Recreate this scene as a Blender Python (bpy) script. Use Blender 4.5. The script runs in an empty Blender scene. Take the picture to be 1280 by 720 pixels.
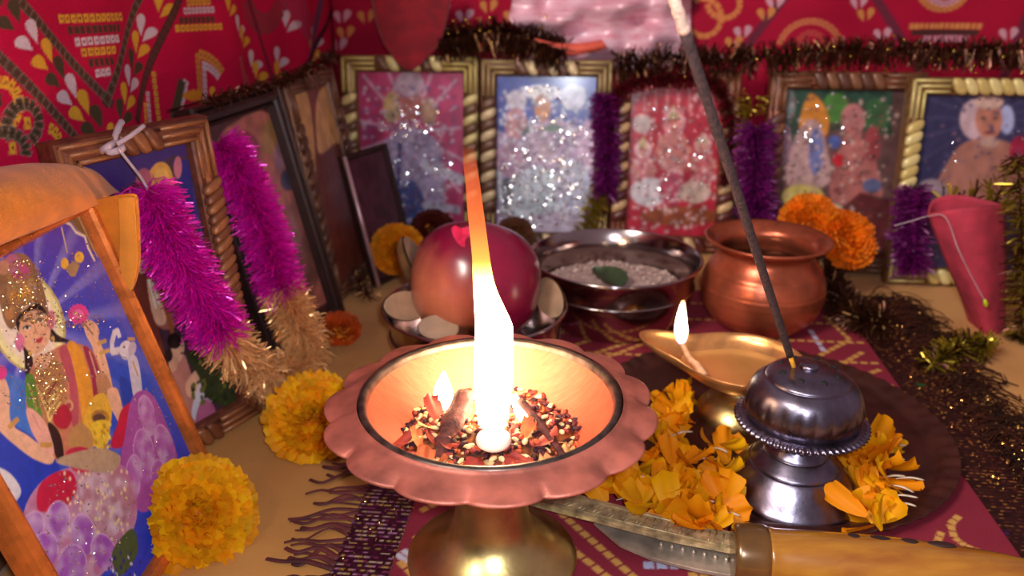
import bpy, bmesh, math, random
import numpy as np
from mathutils import Vector, Matrix
random.seed(7); RNG = np.random.default_rng(11)
SC = bpy.context.scene; COL = SC.collection
PI = math.pi

# ---------------------------------------------------------------- camera model (metres, 1280x720)
F = 1000.0; CH = 0.238; TH = math.radians(22)
_s, _c = math.sin(TH), math.cos(TH)
CAM = np.array([0, 0, CH]); _R = np.array([1., 0, 0]); _U = np.array([0, _s, _c]); _W = np.array([0, _c, -_s])
def ray(px, py): return _R*(px-640)/F + _U*(360-py)/F + _W
def atz(px, py, z=0.0):
    d = ray(px, py); return CAM + d*((z-CH)/d[2])
def aty(px, py, y):
    d = ray(px, py); return CAM + d*(y/d[1])
def unit(v):
    v = np.array(v, float); return v/np.linalg.norm(v)

# ---------------------------------------------------------------- colour and materials
def lin(c):
    c = np.asarray(c, float)/255.0
    return np.where(c <= 0.04045, c/12.92, ((c+0.055)/1.055)**2.4)
def rgba(c): return (*[float(x) for x in lin(c)], 1.0)

def new_mat(name):
    m = bpy.data.materials.new(name); m.use_nodes = True
    nt = m.node_tree; b = nt.nodes['Principled BSDF']
    return m, nt, b
def setin(b, **kw):
    for k, v in kw.items():
        k = k.replace('_', ' ')
        if k in b.inputs: b.inputs[k].default_value = v
def mat(name, col, rough=0.5, metal=0.0, var=0.12, scale=60, bump=0.0, bscale=200, col2=None, spec=0.5, coat=0.0, aniso=0.0, rvar=0.0, stretch=(1, 1, 1), trans=0.0, sheen=0.0):
    m, nt, b = new_mat(name)
    setin(b, Roughness=rough, Metallic=metal, Specular_IOR_Level=spec, Coat_Weight=coat, Transmission_Weight=trans, Sheen_Weight=sheen)
    N, L = nt.nodes, nt.links
    tc = N.new('ShaderNodeTexCoord'); mp = N.new('ShaderNodeMapping'); mp.inputs['Scale'].default_value = stretch
    L.new(tc.outputs['Object'], mp.inputs['Vector'])
    nz = N.new('ShaderNodeTexNoise'); nz.inputs['Scale'].default_value = scale; nz.inputs['Detail'].default_value = 5
    L.new(mp.outputs['Vector'], nz.inputs['Vector'])
    rp = N.new('ShaderNodeValToRGB'); rp.color_ramp.elements[0].position = 0.3; rp.color_ramp.elements[1].position = 0.7
    c1 = np.array(col, float); c2 = np.array(col2, float) if col2 is not None else np.clip(c1*(1+var), 0, 255)
    c0 = c1*(1-var) if col2 is None else c1
    rp.color_ramp.elements[0].color = rgba(c0); rp.color_ramp.elements[1].color = rgba(c2)
    L.new(nz.outputs['Fac'], rp.inputs['Fac']); L.new(rp.outputs['Color'], b.inputs['Base Color'])
    if rvar:
        mr = N.new('ShaderNodeMapRange'); mr.inputs['To Min'].default_value = max(0.02, rough-rvar); mr.inputs['To Max'].default_value = rough+rvar
        L.new(nz.outputs['Fac'], mr.inputs['Value']); L.new(mr.outputs['Result'], b.inputs['Roughness'])
    if bump:
        n2 = N.new('ShaderNodeTexNoise'); n2.inputs['Scale'].default_value = bscale; n2.inputs['Detail'].default_value = 4
        L.new(mp.outputs['Vector'], n2.inputs['Vector'])
        bp = N.new('ShaderNodeBump'); bp.inputs['Strength'].default_value = bump; bp.inputs['Distance'].default_value = 0.001
        L.new(n2.outputs['Fac'], bp.inputs['Height']); L.new(bp.outputs['Normal'], b.inputs['Normal'])
    return m
def mat_col(name, rough=0.5, metal=0.0, spec=0.5, coat=0.0, bump=0.0, bscale=300, weave=0.0, trans=0.0, sss=0.0, mul=0.35):
    """base colour from the mesh's own 'Col' attribute (the print, petal or paint pigment)"""
    m, nt, b = new_mat(name)
    setin(b, Roughness=rough, Metallic=metal, Specular_IOR_Level=spec, Coat_Weight=coat, Coat_Roughness=0.15)
    N, L = nt.nodes, nt.links
    a = N.new('ShaderNodeAttribute'); a.attribute_name = 'Col'
    nz = N.new('ShaderNodeTexNoise'); nz.inputs['Scale'].default_value = bscale; nz.inputs['Detail'].default_value = 4
    tc = N.new('ShaderNodeTexCoord'); L.new(tc.outputs['Object'], nz.inputs['Vector'])
    mx = N.new('ShaderNodeMix'); mx.data_type = 'RGBA'; mx.blend_type = 'MULTIPLY'; mx.inputs[0].default_value = mul
    rp = N.new('ShaderNodeValToRGB'); rp.color_ramp.elements[0].color = (0.55, 0.55, 0.55, 1); rp.color_ramp.elements[0].position = 0.25; rp.color_ramp.elements[1].position = 0.7
    L.new(nz.outputs['Fac'], rp.inputs['Fac']); L.new(a.outputs['Color'], mx.inputs[6]); L.new(rp.outputs['Color'], mx.inputs[7])
    L.new(mx.outputs[2], b.inputs['Base Color'])
    if bump:
        bp = N.new('ShaderNodeBump'); bp.inputs['Strength'].default_value = bump; bp.inputs['Distance'].default_value = 0.0006
        L.new(nz.outputs['Fac'], bp.inputs['Height']); L.new(bp.outputs['Normal'], b.inputs['Normal'])
    if sss:
        setin(b, Subsurface_Weight=sss); b.inputs['Subsurface Radius'].default_value = (0.004, 0.002, 0.001); b.inputs['Subsurface Scale'].default_value = 0.5
    return m

# ---------------------------------------------------------------- objects
def link(o, parent=None):
    COL.objects.link(o)
    if parent is not None: o.parent = parent
    return o
def mesh(name, V, Fc, m=None, parent=None, smooth=True, cols=None):
    me = bpy.data.meshes.new(name)
    V = np.asarray(V, np.float32)
    if isinstance(Fc, np.ndarray) and Fc.ndim == 2:
        nf, k = Fc.shape
        me.vertices.add(len(V)); me.vertices.foreach_set('co', V.ravel())
        me.loops.add(nf*k); me.loops.foreach_set('vertex_index', Fc.astype(np.int32).ravel())
        me.polygons.add(nf); me.polygons.foreach_set('loop_start', (np.arange(nf)*k).astype(np.int32))
        try: me.polygons.foreach_set('loop_total', np.full(nf, k, np.int32))
        except Exception: pass
        me.update(calc_edges=True); me.validate()
    else:
        me.from_pydata([tuple(map(float, v)) for v in V], [], [tuple(int(i) for i in f) for f in Fc]); me.update()
    if smooth: me.polygons.foreach_set('use_smooth', [True]*len(me.polygons))
    if cols is not None:
        cols = np.asarray(cols, np.float32)
        if cols.shape[1] == 3: cols = np.hstack([cols, np.ones((len(cols), 1), np.float32)])
        at = me.color_attributes.new('Col', 'FLOAT_COLOR', 'POINT'); at.data.foreach_set('color', cols.ravel())
    if m is not None: me.materials.append(m)
    return link(bpy.data.objects.new(name, me), parent)
def tag(o, label=None, cat=None, group=None, kind=None):
    if label: o['label'] = label
    if cat: o['category'] = cat
    if group: o['group'] = group
    if kind: o['kind'] = kind
    return o
def thing(name, label, cat, loc=(0, 0, 0), group=None, M=None):
    o = bpy.data.objects.new(name, None); o.empty_display_size = 0.01; COL.objects.link(o)
    if M is not None: o.matrix_world = M
    else: o.location = tuple(float(x) for x in loc)
    return tag(o, label, cat, group)
def copy_tree(o, parent=None):
    c = o.copy(); COL.objects.link(c)
    if parent is not None: c.parent = parent
    for ch in list(o.children): copy_tree(ch, c)
    return c

class MB:
    """collects shapes into one mesh"""
    def __init__(s): s.V = []; s.F = []; s.C = []; s.n = 0
    def add(s, V, Fc, col=None):
        V = np.asarray(V, float); s.V.append(V)
        for f in Fc: s.F.append(tuple(int(i)+s.n for i in f))
        if col is not None:
            c = np.asarray(col, float)
            if c.ndim == 1: c = np.tile(c, (len(V), 1))
            s.C.append(c)
        s.n += len(V)
        return s
    def build(s, name, m=None, parent=None, smooth=True):
        return mesh(name, np.vstack(s.V), s.F, m, parent, smooth, np.vstack(s.C) if s.C else None)

def lathe(prof, seg=64, rmod=None, center=(0, 0), closed=False):
    """prof: (r, z) bottom-outside to top-inside. rmod(theta, i, r, z) -> (r, z)"""
    V = []; Fc = []; n = len(prof)
    for i, (r, z) in enumerate(prof):
        for k in range(seg):
            t = 2*PI*k/seg
            rr, zz = rmod(t, i, r, z) if rmod else (r, z)
            V.append((center[0]+rr*math.cos(t), center[1]+rr*math.sin(t), zz))
    for i in range(n-1):
        for k in range(seg):
            k2 = (k+1) % seg
            Fc.append((i*seg+k, i*seg+k2, (i+1)*seg+k2, (i+1)*seg+k))
    if closed:
        for k in range(seg):
            k2 = (k+1) % seg
            Fc.append(((n-1)*seg+k, (n-1)*seg+k2, k2, k))
    else:
        if prof[0][0] > 1e-6: Fc.append(tuple(reversed(range(seg))))
        if prof[-1][0] > 1e-6: Fc.append(tuple(range((n-1)*seg, n*seg)))
    return V, Fc
def smooth_prof(pts, n=6):
    """Catmull-Rom through profile points"""
    P = [np.array(p, float) for p in pts]; out = []
    for i in range(len(P)-1):
        p0 = P[max(i-1, 0)]; p1 = P[i]; p2 = P[i+1]; p3 = P[min(i+2, len(P)-1)]
        for k in range(n):
            t = k/n
            out.append(0.5*((2*p1)+(-p0+p2)*t+(2*p0-5*p1+4*p2-p3)*t*t+(-p0+3*p1-3*p2+p3)*t**3))
    out.append(P[-1]); return out
def frames_along(P):
    P = np.asarray(P, float); T = np.gradient(P, axis=0); T /= np.linalg.norm(T, axis=1)[:, None]+1e-12
    a = np.array([0, 0, 1.]) if abs(T[0][2]) < 0.9 else np.array([1., 0, 0])
    u = np.cross(T[0], a); u /= np.linalg.norm(u); U = []; Vv = []
    for t in T:
        u = u-t*np.dot(u, t); u /= np.linalg.norm(u)+1e-12
        U.append(u.copy()); Vv.append(np.cross(t, u))
    return P, T, np.array(U), np.array(Vv)
def tube(P, rad, seg=8, flat=1.0, caps=True):
    P, T, U, W = frames_along(P); n = len(P)
    rad = np.full(n, rad) if np.isscalar(rad) else np.asarray(rad, float)
    V = []; Fc = []
    for i in range(n):
        for k in range(seg):
            a = 2*PI*k/seg
            V.append(P[i]+rad[i]*(math.cos(a)*U[i]+flat*math.sin(a)*W[i]))
    for i in range(n-1):
        for k in range(seg):
            k2 = (k+1) % seg; Fc.append((i*seg+k, i*seg+k2, (i+1)*seg+k2, (i+1)*seg+k))
    if caps: Fc.append(tuple(reversed(range(seg)))); Fc.append(tuple(range((n-1)*seg, n*seg)))
    return V, Fc
def spline(P, n=8): return np.array(smooth_prof(P, n))
def ellipsoid(c, ax, R=None, su=8, sv=6):
    """ax: three radii; R: 3x3 rotation"""
    V = [(0, 0, 1.)]; 
    for i in range(1, sv):
        ph = PI*i/sv
        for k in range(su):
            a = 2*PI*k/su; V.append((math.sin(ph)*math.cos(a), math.sin(ph)*math.sin(a), math.cos(ph)))
    V.append((0, 0, -1.)); V = np.array(V)*np.array(ax)
    if R is not None: V = V @ np.asarray(R).T
    Fc = [(0, 1+k, 1+(k+1) % su) for k in range(su)]
    for i in range(sv-2):
        for k in range(su):
            a = 1+i*su+k; b_ = 1+i*su+(k+1) % su; Fc.append((a, a+su, b_+su, b_))
    last = len(V)-1; o = 1+(sv-2)*su
    Fc += [(last, o+(k+1) % su, o+k) for k in range(su)]
    return V+np.array(c), Fc
def rot3(ax, a):
    return np.array(Matrix.Rotation(a, 3, Vector(ax)))
def rand_rot():
    q = RNG.normal(size=4); q /= np.linalg.norm(q)
    from mathutils import Quaternion
    return np.array(Quaternion(q).to_matrix())
def vnoise(shape, cells, seed=0):
    """smooth value noise on a grid, 0..1"""
    g = np.random.default_rng(seed).random((cells[0]+2, cells[1]+2))
    y = np.linspace(0, cells[0], shape[0]); x = np.linspace(0, cells[1], shape[1])
    yi = np.minimum(y.astype(int), cells[0]); xi = np.minimum(x.astype(int), cells[1])
    fy = (y-yi)[:, None]; fx = (x-xi)[None, :]
    fy = fy*fy*(3-2*fy); fx = fx*fx*(3-2*fx)
    a = g[np.ix_(yi, xi)]; b = g[np.ix_(yi, xi+1)]; c = g[np.ix_(yi+1, xi)]; d = g[np.ix_(yi+1, xi+1)]
    return (a*(1-fx)+b*fx)*(1-fy)+(c*(1-fx)+d*fx)*fy

# ---------------------------------------------------------------- printed surfaces
class Plane:
    def __init__(s, o, X, Z): s.o = np.array(o, float); s.X = unit(X); s.Z = unit(Z); s.N = np.cross(s.X, s.Z)
    def px(s, x, y):
        d = ray(x, y); t = np.dot(s.o-CAM, s.N)/np.dot(d, s.N); p = CAM+d*t-s.o
        return (float(np.dot(p, s.X)), float(np.dot(p, s.Z)))
    def at(s, a, b, off=0.0): return s.o+s.X*a+s.Z*b+s.N*off
class Canvas:
    def __init__(s, plane, a0, a1, b0, b1, da, db, base):
        s.pl = plane; s.r = (a0, a1, b0, b1); s.nx = int(round((a1-a0)/da))+1; s.ny = int(round((b1-b0)/db))+1
        s.NX, s.NY = s.nx*2, s.ny*2
        s.A = np.empty((s.NY, s.NX, 3), np.float32); s.A[:] = lin(base)
        s.xs = a0+(np.arange(s.NX)+0.5)/s.NX*(a1-a0); s.ys = b0+(np.arange(s.NY)+0.5)/s.NY*(b1-b0)
    def m(s, pts, px=True): return np.array([s.pl.px(*p) for p in pts]) if px else np.array(pts, float)
    def box(s, P, pad=0.0):
        lo = P.min(0)-pad; hi = P.max(0)+pad
        return (max(0, np.searchsorted(s.xs, lo[0])-1), min(s.NX, np.searchsorted(s.xs, hi[0])+1), max(0, np.searchsorted(s.ys, lo[1])-1), min(s.NY, np.searchsorted(s.ys, hi[1])+1))
    def poly(s, pts, col, px=True, curve=False, alpha=1.0, mix=None):
        P = s.m(pts, px)
        if curve:
            Q = [tuple(p) for p in P]; n = len(Q); out = []
            for i in range(n):
                p0, p1, p2, p3 = [np.array(Q[(i+j-1) % n]) for j in range(4)]
                for k in range(5):
                    t = k/5; out.append(0.5*((2*p1)+(-p0+p2)*t+(2*p0-5*p1+4*p2-p3)*t*t+(-p0+3*p1-3*p2+p3)*t**3))
            P = np.array(out)
        x0, x1, y0, y1 = s.box(P)
        if x1 <= x0 or y1 <= y0: return s
        X = s.xs[x0:x1][None, :]; Y = s.ys[y0:y1][:, None]
        ins = np.zeros((y1-y0, x1-x0), bool); n = len(P)
        for i in range(n):
            ax, ay = P[i]; bx, by = P[(i+1) % n]
            if ay == by: continue
            ins ^= ((ay > Y) != (by > Y)) & (X < (bx-ax)*(Y-ay)/(by-ay)+ax)
        sub = s.A[y0:y1, x0:x1]
        c = lin(col)
        if mix is not None:
            f = mix[y0:y1, x0:x1][..., None]; c = lin(col)*(1-f)+lin((235, 215, 235))*f; sub[ins] = sub[ins]*(1-alpha)+c[ins]*alpha
        else: sub[ins] = sub[ins]*(1-alpha)+c*alpha
        return s
    def ell(s, c, rx, ry, col, ang=0.0, px=True, alpha=1.0, soft=0.0):
        """ellipse given in pixels of the reference (px) or metres"""
        pts = [(c[0]+rx*math.cos(t)*math.cos(ang)-ry*math.sin(t)*math.sin(ang), c[1]+rx*math.cos(t)*math.sin(ang)+ry*math.sin(t)*math.cos(ang)) for t in np.linspace(0, 2*PI, 28, endpoint=False)]
        return s.poly(pts, col, px, alpha=alpha)
    def line(s, pts, w, col, px=True, alpha=1.0):
        """w in metres"""
        P = s.m(pts, px)
        for i in range(len(P)-1):
            a, b = P[i], P[i+1]; e = b-a; L = np.linalg.norm(e)
            if L < 1e-9: continue
            e /= L; f = np.array([-e[1], e[0]])*w/2; e2 = e*w*0.3
            s.poly([a-e2+f, b+e2+f, b+e2-f, a-e2-f], col, px=False, alpha=alpha)
        return s
    def squares(s, p0, p1, n, hh, col, dot=(70, 30, 40), px=True, fill=0.4, edge=None):
        P = s.m([p0, p1], px); a, b = P; e = (b-a)/n; L = np.linalg.norm(e); eh = e/L; f = np.array([-eh[1], eh[0]])
        for i in range(n):
            c = a+e*(i+0.5)
            q = lambda k, h: [c-e*k-f*h, c+e*k-f*h, c+e*k+f*h, c-e*k+f*h]
            if edge: s.poly(q(fill+0.07, hh*1.15), edge, px=False)
            s.poly(q(fill, hh), col, px=False)
            if dot is not None: s.poly(q(fill*0.3, hh*0.3), dot, px=False)
        return s
    def drop(s, c, L, w, ang, col, px=True):
        """teardrop, tip towards ang (pixel frame, y down)"""
        pts = []
        for t in np.linspace(0, 2*PI, 22, endpoint=False):
            x = math.cos(t); y = math.sin(t)*(1-x)**0.9*0.72
            pts.append((c[0]+(x*L/2)*math.cos(ang)-(y*w/2)*math.sin(ang), c[1]+(x*L/2)*math.sin(ang)+(y*w/2)*math.cos(ang)))
        return s.poly(pts, col, px)
    def speck(s, n, rect, rad, cols, px=False):
        for _ in range(n):
            x = random.uniform(rect[0], rect[1]); y = random.uniform(rect[2], rect[3])
            if px: x, y = s.pl.px(x, y)
            s.ell((x, y), rad*random.uniform(.5, 1.2), rad*random.uniform(.5, 1.2), random.choice(cols), px=False)
        return s
    def noise(s, amt, cells, seed=1):
        s.A *= (1-amt+2*amt*vnoise((s.NY, s.NX), cells, seed))[..., None].astype(np.float32); return s
    def blur(s, k):
        for _ in range(k):
            B = s.A.copy(); B[1:] += s.A[:-1]; B[:-1] += s.A[1:]; B[0] += s.A[0]; B[-1] += s.A[-1]; B /= 3
            C = B.copy(); C[:, 1:] += B[:, :-1]; C[:, :-1] += B[:, 1:]; C[:, 0] += B[:, 0]; C[:, -1] += B[:, -1]; s.A = C/3
        return s
    def out(s): return s.A.reshape(s.ny, 2, s.nx, 2, 3).mean((1, 3))
    def sheet(s, name, m, parent=None, local=False, disp=None, off=0.0):
        a0, a1, b0, b1 = s.r
        a = np.linspace(a0, a1, s.nx); b = np.linspace(b0, b1, s.ny); AA, BB = np.meshgrid(a, b)
        D = (disp(AA, BB) if disp else np.zeros_like(AA))+off
        if local: V = np.stack([AA, -D, BB], -1).reshape(-1, 3)
        else: V = (s.pl.o+AA[..., None]*s.pl.X+BB[..., None]*s.pl.Z+D[..., None]*s.pl.N).reshape(-1, 3)
        i = np.arange(s.ny-1)[:, None]*s.nx+np.arange(s.nx-1)[None, :]
        Fc = np.stack([i, i+1, i+s.nx+1, i+s.nx], -1).reshape(-1, 4)
        return mesh(name, V, Fc, m, parent, True, s.out().reshape(-1, 3))
FL = 75.0; LAMP = 12.0; FLASH = 1.0; AMB = 0.25
# ================================================================ THE SETTING
M_plaster = mat('wall_plaster', (120, 95, 85), 0.9, scale=20)
M_wood = mat('platform_wood', (96, 62, 40), 0.6, scale=30, stretch=(1, 8, 1))
def slab(name, lo, hi, m):
    x0, y0, z0 = lo; x1, y1, z1 = hi
    V = [(x, y, z) for z in (z0, z1) for y in (y0, y1) for x in (x0, x1)]
    Fc = [(0, 2, 3, 1), (4, 5, 7, 6), (0, 1, 5, 4), (2, 6, 7, 3), (0, 4, 6, 2), (1, 3, 7, 5)]
    o = mesh(name, V, Fc, m, smooth=False); return o
tag(slab('floor', (-.6, -.5, -.05), (1.0, 1.1, -.0015), M_wood), kind='structure')
# the walls behind the hung cloths
LW0 = np.array([-.2235, .22, 0]); LWX = unit((.067, .69, 0)); LWL = .585         # left cloth: origin and direction
BW0 = LW0+LWX*.578; BWX = unit((.62, -.07, 0)); BWL = .74                         # back cloth
def wall_slab(name, o, X, a0, a1, z1, gap, th):
    N = np.cross(X, (0, 0, 1.)); V = []
    for z in (0, z1):
        for d in (-gap, -gap-th):
            for a in (a0, a1): V.append(o+X*a+N*d+np.array([0, 0, z]))
    Fc = [(0, 1, 3, 2), (4, 6, 7, 5), (0, 4, 5, 1), (2, 3, 7, 6), (0, 2, 6, 4), (1, 5, 7, 3)]
    return tag(mesh(name, V, Fc, M_plaster, smooth=False), kind='structure')
wall_slab('wall_left', LW0, LWX, -.5, .60, .40, .012, .02)
wall_slab('wall_back', BW0, BWX, -.02, 1.0, .40, .012, .02)

# ---- mustard cloth over the platform
M_mustard, nt, b = new_mat('mustard_cotton'); setin(b, Roughness=0.85, Specular_IOR_Level=0.2, Sheen_Weight=0.15)
N, L = nt.nodes, nt.links
tc = N.new('ShaderNodeTexCoord'); nz = N.new('ShaderNodeTexNoise'); nz.inputs['Scale'].default_value = 14; nz.inputs['Detail'].default_value = 6
wv = N.new('ShaderNodeTexNoise'); wv.inputs['Scale'].default_value = 900; wv.inputs['Detail'].default_value = 2
L.new(tc.outputs['Object'], nz.inputs['Vector']); L.new(tc.outputs['Object'], wv.inputs['Vector'])
rp = N.new('ShaderNodeValToRGB'); rp.color_ramp.elements[0].color = rgba((184, 124, 58)); rp.color_ramp.elements[1].color = rgba((212, 152, 78)); rp.color_ramp.elements[0].position = .3; rp.color_ramp.elements[1].position = .7
L.new(nz.outputs['Fac'], rp.inputs['Fac']); L.new(rp.outputs['Color'], b.inputs['Base Color'])
bp = N.new('ShaderNodeBump'); bp.inputs['Strength'].default_value = .25; bp.inputs['Distance'].default_value = .0004
L.new(wv.outputs['Fac'], bp.inputs['Height']); L.new(bp.outputs['Normal'], b.inputs['Normal'])
nx, ny = 110, 90
xs = np.linspace(-.235, .62, nx); ys = np.linspace(.03, .80, ny); XX, YY = np.meshgrid(xs, ys)
ZZ = -.0010+.0009*vnoise((ny, nx), (9, 10), 3)
lim = np.minimum(YY, LW0[1]+0*YY)
# keep the cloth inside the two wall cloths
xl = LW0[0]+(YY-LW0[1])*LWX[0]/LWX[1]+.001; XX = np.maximum(XX, xl)
yb = BW0[1]+(XX-BW0[0])*BWX[1]/BWX[0]-.001; YY = np.minimum(YY, yb)
i = np.arange(ny-1)[:, None]*nx+np.arange(nx-1)[None, :]
tag(mesh('altar_cloth', np.stack([XX, YY, ZZ], -1).reshape(-1, 3), np.stack([i, i+1, i+nx+1, i+nx], -1).reshape(-1, 4), M_mustard),
    'plain mustard yellow cloth spread over the whole altar top under everything', 'cloth')

# ---- printed red cloths on the two walls
M_print = mat_col('printed_cotton', 0.8, spec=0.2, bump=0.15, bscale=700)
RED = (204, 10, 64); OLV = (82, 66, 46); GLD = (236, 172, 52); WHT = (226, 200, 206); DOT = (110, 20, 45)
PL = Plane(LW0, LWX, (0, 0, 1))
cv = Canvas(PL, 0, LWL, .05, .30, .0011, .00055, RED)
cv.noise(.06, (14, 20), 5)

# motif helpers
Q = lambda l, k, ox=0, oy=0: [(ox+x/k, oy+y/k) for x, y in l]
for p0, p1, n in (((-40, -60), (135, 129), 26), ((128, 129), (200, -45), 16), ((-60, 10), (108, 190), 24)):
    cv.line([p0, p1], .0052, (70, 50, 42)); cv.squares(p0, p1, n, .0022, OLV, DOT, edge=(150, 110, 100))
for (x0, y0, x1, y1, n, c) in ((70, 24, 158, 21, 12, GLD), (82, 38, 153, 35, 10, OLV), (91, 53, 150, 48, 8, WHT), (99, 66, 144, 62, 6, GLD), (108, 79, 140, 76, 5, OLV), (116, 92, 135, 89, 3, WHT)):
    cv.squares((x0, y0), (x1, y1), n, .0019, c, DOT)
def drops(c, x, y, s=1.0, flip=False):
    s = s*1.22
    """a pair of drop leaves; chain going down to the right (or, flipped, up to the right)"""
    if not flip:
        cv.drop((x, y), 28*s, 13*s, math.radians(70), c); cv.drop((x-8*s, y+13*s), 21*s, 15*s, math.radians(38), c)
    else:
        cv.drop((x, y), 24*s, 9*s, math.radians(88), c); cv.drop((x+7*s, y+10*s), 18*s, 11*s, math.radians(128), c)
for c, x, y in ((OLV, 12, 15), (WHT, 34, 40), (GLD, 54, 64), (OLV, 71, 86), (WHT, 87, 108), (GLD, 103, 128), (OLV, 119, 147), (OLV, -8, -5)):
    drops(c, x, y)
for c, x, y in ((GLD, 201, 2), (WHT, 184, 32), (GLD, 177, 53), (OLV, 169, 75), (WHT, 161, 95), (GLD, 153, 117), (OLV, 146, 137)):
    drops(c, x, y, 1, True)
cv.ell((134, 159), 4, 6, GLD)
def arc(cx, cy, rx, ry, t0, t1, n, hh, c, dot=DOT, band=None, edge=None):
    """a bent row of little squares on an arc given in pixels"""
    ts = np.radians(np.linspace(t0, t1, n+1)); P = [(cx+rx*math.cos(t), cy-ry*math.sin(t)) for t in ts]
    if band: cv.line(P, hh*2.9, band)
    for a, b_ in zip(P[:-1], P[1:]): cv.squares(a, b_, 1, hh, c, dot, fill=.44, edge=edge)
arc(2, 132, 19, 30, -80, 260, 16, .0026, GLD, (70, 50, 30)); arc(27, 154, 17, 25, -60, 230, 13, .0025, OLV, (50, 40, 30), edge=(160, 130, 120)); arc(8, 190, 24, 26, -10, 150, 9, .0025, OLV, (50, 40, 30), edge=(160, 130, 120))
arc(52, 182, 18, 23, -100, 80, 9, .0025, GLD, (70, 50, 30)); arc(78, 197, 14, 16, 0, 140, 6, .0024, OLV, (50, 40, 30))
for x, y, c in ((31, 154, GLD), (18, 185, GLD), (57, 182, OLV), (0, 125, OLV)):
    cv.squares((x-4, y), (x+4, y), 1, .0026, c, DOT)
# middle: columns, fans and rows
cv.line([(172, 150), (225, -10)], .006, (84, 34, 40)); cv.squares((172, 150), (225, -10), 16, .002, (92, 60, 46), DOT)
for (x0, y0, x1, y1, n, c) in ((188, 128, 187, 158, 4, GLD), (192, 114, 194, 155, 6, WHT), (199, 89, 206, 152, 8, GLD), (218, 36, 273, 33, 10, GLD), (222, 26, 265, 24, 8, OLV), (227, 14, 264, 12, 8, WHT), (231, 4, 260, 2, 6, GLD)):
    cv.squares((x0, y0), (x1, y1), n, .0019, c, DOT)
cv.squares((246, 66), (252, 136), 10, .0030, (222, 150, 60), DOT); cv.squares((254, 76), (258, 138), 9, .0026, WHT, DOT)
cv.squares((233, 100), (227, 142), 6, .0026, WHT, DOT); cv.line([(228, 104), (222, 145)], .007, OLV)
arc(243, 105, 34, 38, 82, 22, 7, .0028, (222, 150, 60)); arc(246, 110, 28, 30, 78, 25, 6, .0024, WHT)
for a in range(-50, 60, 22): cv.drop((243+9*math.sin(math.radians(a)), 128-9*math.cos(math.radians(a))), 15, 7, math.radians(90+a), (226, 140, 40))
drops(GLD, 265, 117, .6, True)
for c, x, y in ((WHT, 295, 30), (GLD, 302, 44), (WHT, 317, 74), (GLD, 323, 88), (WHT, 349, 70), (GLD, 349, 88), (WHT, 358, 24), (GLD, 280, 4), (WHT, 390, 45), (GLD, 386, 60)):
    drops(c, x, y, .8, True)
for k in range(3): arc(333, -5, 25-5*k, 44-9*k, 190, 350, 10, .0026, (150, 52, 62), None)
cv.line([(405, -10), (380, 90)], .012, (120, 60, 90)); cv.line([(360, -10), (385, 40)], .03, (150, 70, 100), alpha=.4)
for (x0, y0, x1, y1) in ((296, 70, 304, 112), (306, 94, 310, 108)): cv.squares((x0, y0), (x1, y1), 6, .003, (190, 90, 90), None)
cv.line([(310, -20), (345, 110)], .004, (110, 30, 50)); cv.line([(440, -20), (355, 120)], .006, (80, 20, 44))
wob = lambda A, B: .0025*np.sin(A*38+B*9)+.0012*np.sin(A*90+2)
o = cv.sheet('wall_cloth', M_print, disp=wob)
tag(o, 'bright red cotton with gold and white drop leaves, hung on left wall', 'cloth')

PB = Plane(BW0, BWX, (0, 0, 1))
cv = Canvas(PB, 0, BWL, .05, .30, .0012, .0009, (168, 8, 50)); cv.noise(.1, (12, 24), 6)
for p0, p1 in (((880, -20), (800, 120)), ((1085, -20), (1170, 120)), ((1000, -30), (880, 130)), ((1280, 20), (1240, 130)), ((470, -20), (520, 100))):
    cv.line([p0, p1], .008, (122, 26, 60)); cv.squares(p0, p1, 22, .003, (104, 40, 56), None)
BW_ = (206, 150, 166); BG_ = (206, 132, 72)
def bdrops(c, x, y, s=.85):
    cv.drop((x+6, y), 20*s, 12*s, math.radians(110), c); cv.drop((x-5, y+2), 20*s, 11*s, math.radians(70), c)
for c, x, y in ((BW_, 968, 3), (BG_, 957, 17), (BW_, 928, 40), (BG_, 917, 53), (BW_, 893, 76), (BW_, 1073, 3), (BG_, 1082, 18), (BW_, 1103, 43), (BW_, 1258, 42), (BW_, 430, 20), (BG_, 434, 40), (BG_, 460, 20), (BW_, 425, 55), (BG_, 640, 20), (BW_, 550, 12), (BW_, 815, 74), (BG_, 500, 10), (BG_, 610, 8), (BW_, 580, 20)):
    bdrops(c, x, y)
arc(1012, 66, 40, 40, 15, 165, 14, .0026, (208, 116, 76)); arc(1012, 60, 18, 20, 0, 180, 8, .0024, (190, 70, 66)); arc(1180, -12, 30, 24, 190, 350, 12, .0026, BG_)
arc(1182, -12, 22, 17, 190, 350, 10, .0024, BW_)
cv.squares((1137, 33), (1228, 33), 14, .0024, (214, 136, 76), None); cv.squares((1154, 49), (1212, 49), 9, .0028, (206, 140, 160), None); cv.line([(1142, 41), (1222, 41)], .005, (80, 40, 40))
arc(880, 22, 22, 24, 200, 480, 12, .0024, (206, 124, 72), None); arc(905, 5, 20, 18, 180, 380, 10, .0024, (206, 124, 72), None)
wob2 = lambda A, B: .004*np.sin(A*30+B*6)+.0015*np.sin(A*75)
tag(cv.sheet('wall_cloth', M_print, disp=wob2), 'dark red cotton with small pale leaves hung behind the back row of frames', 'cloth')

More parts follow.
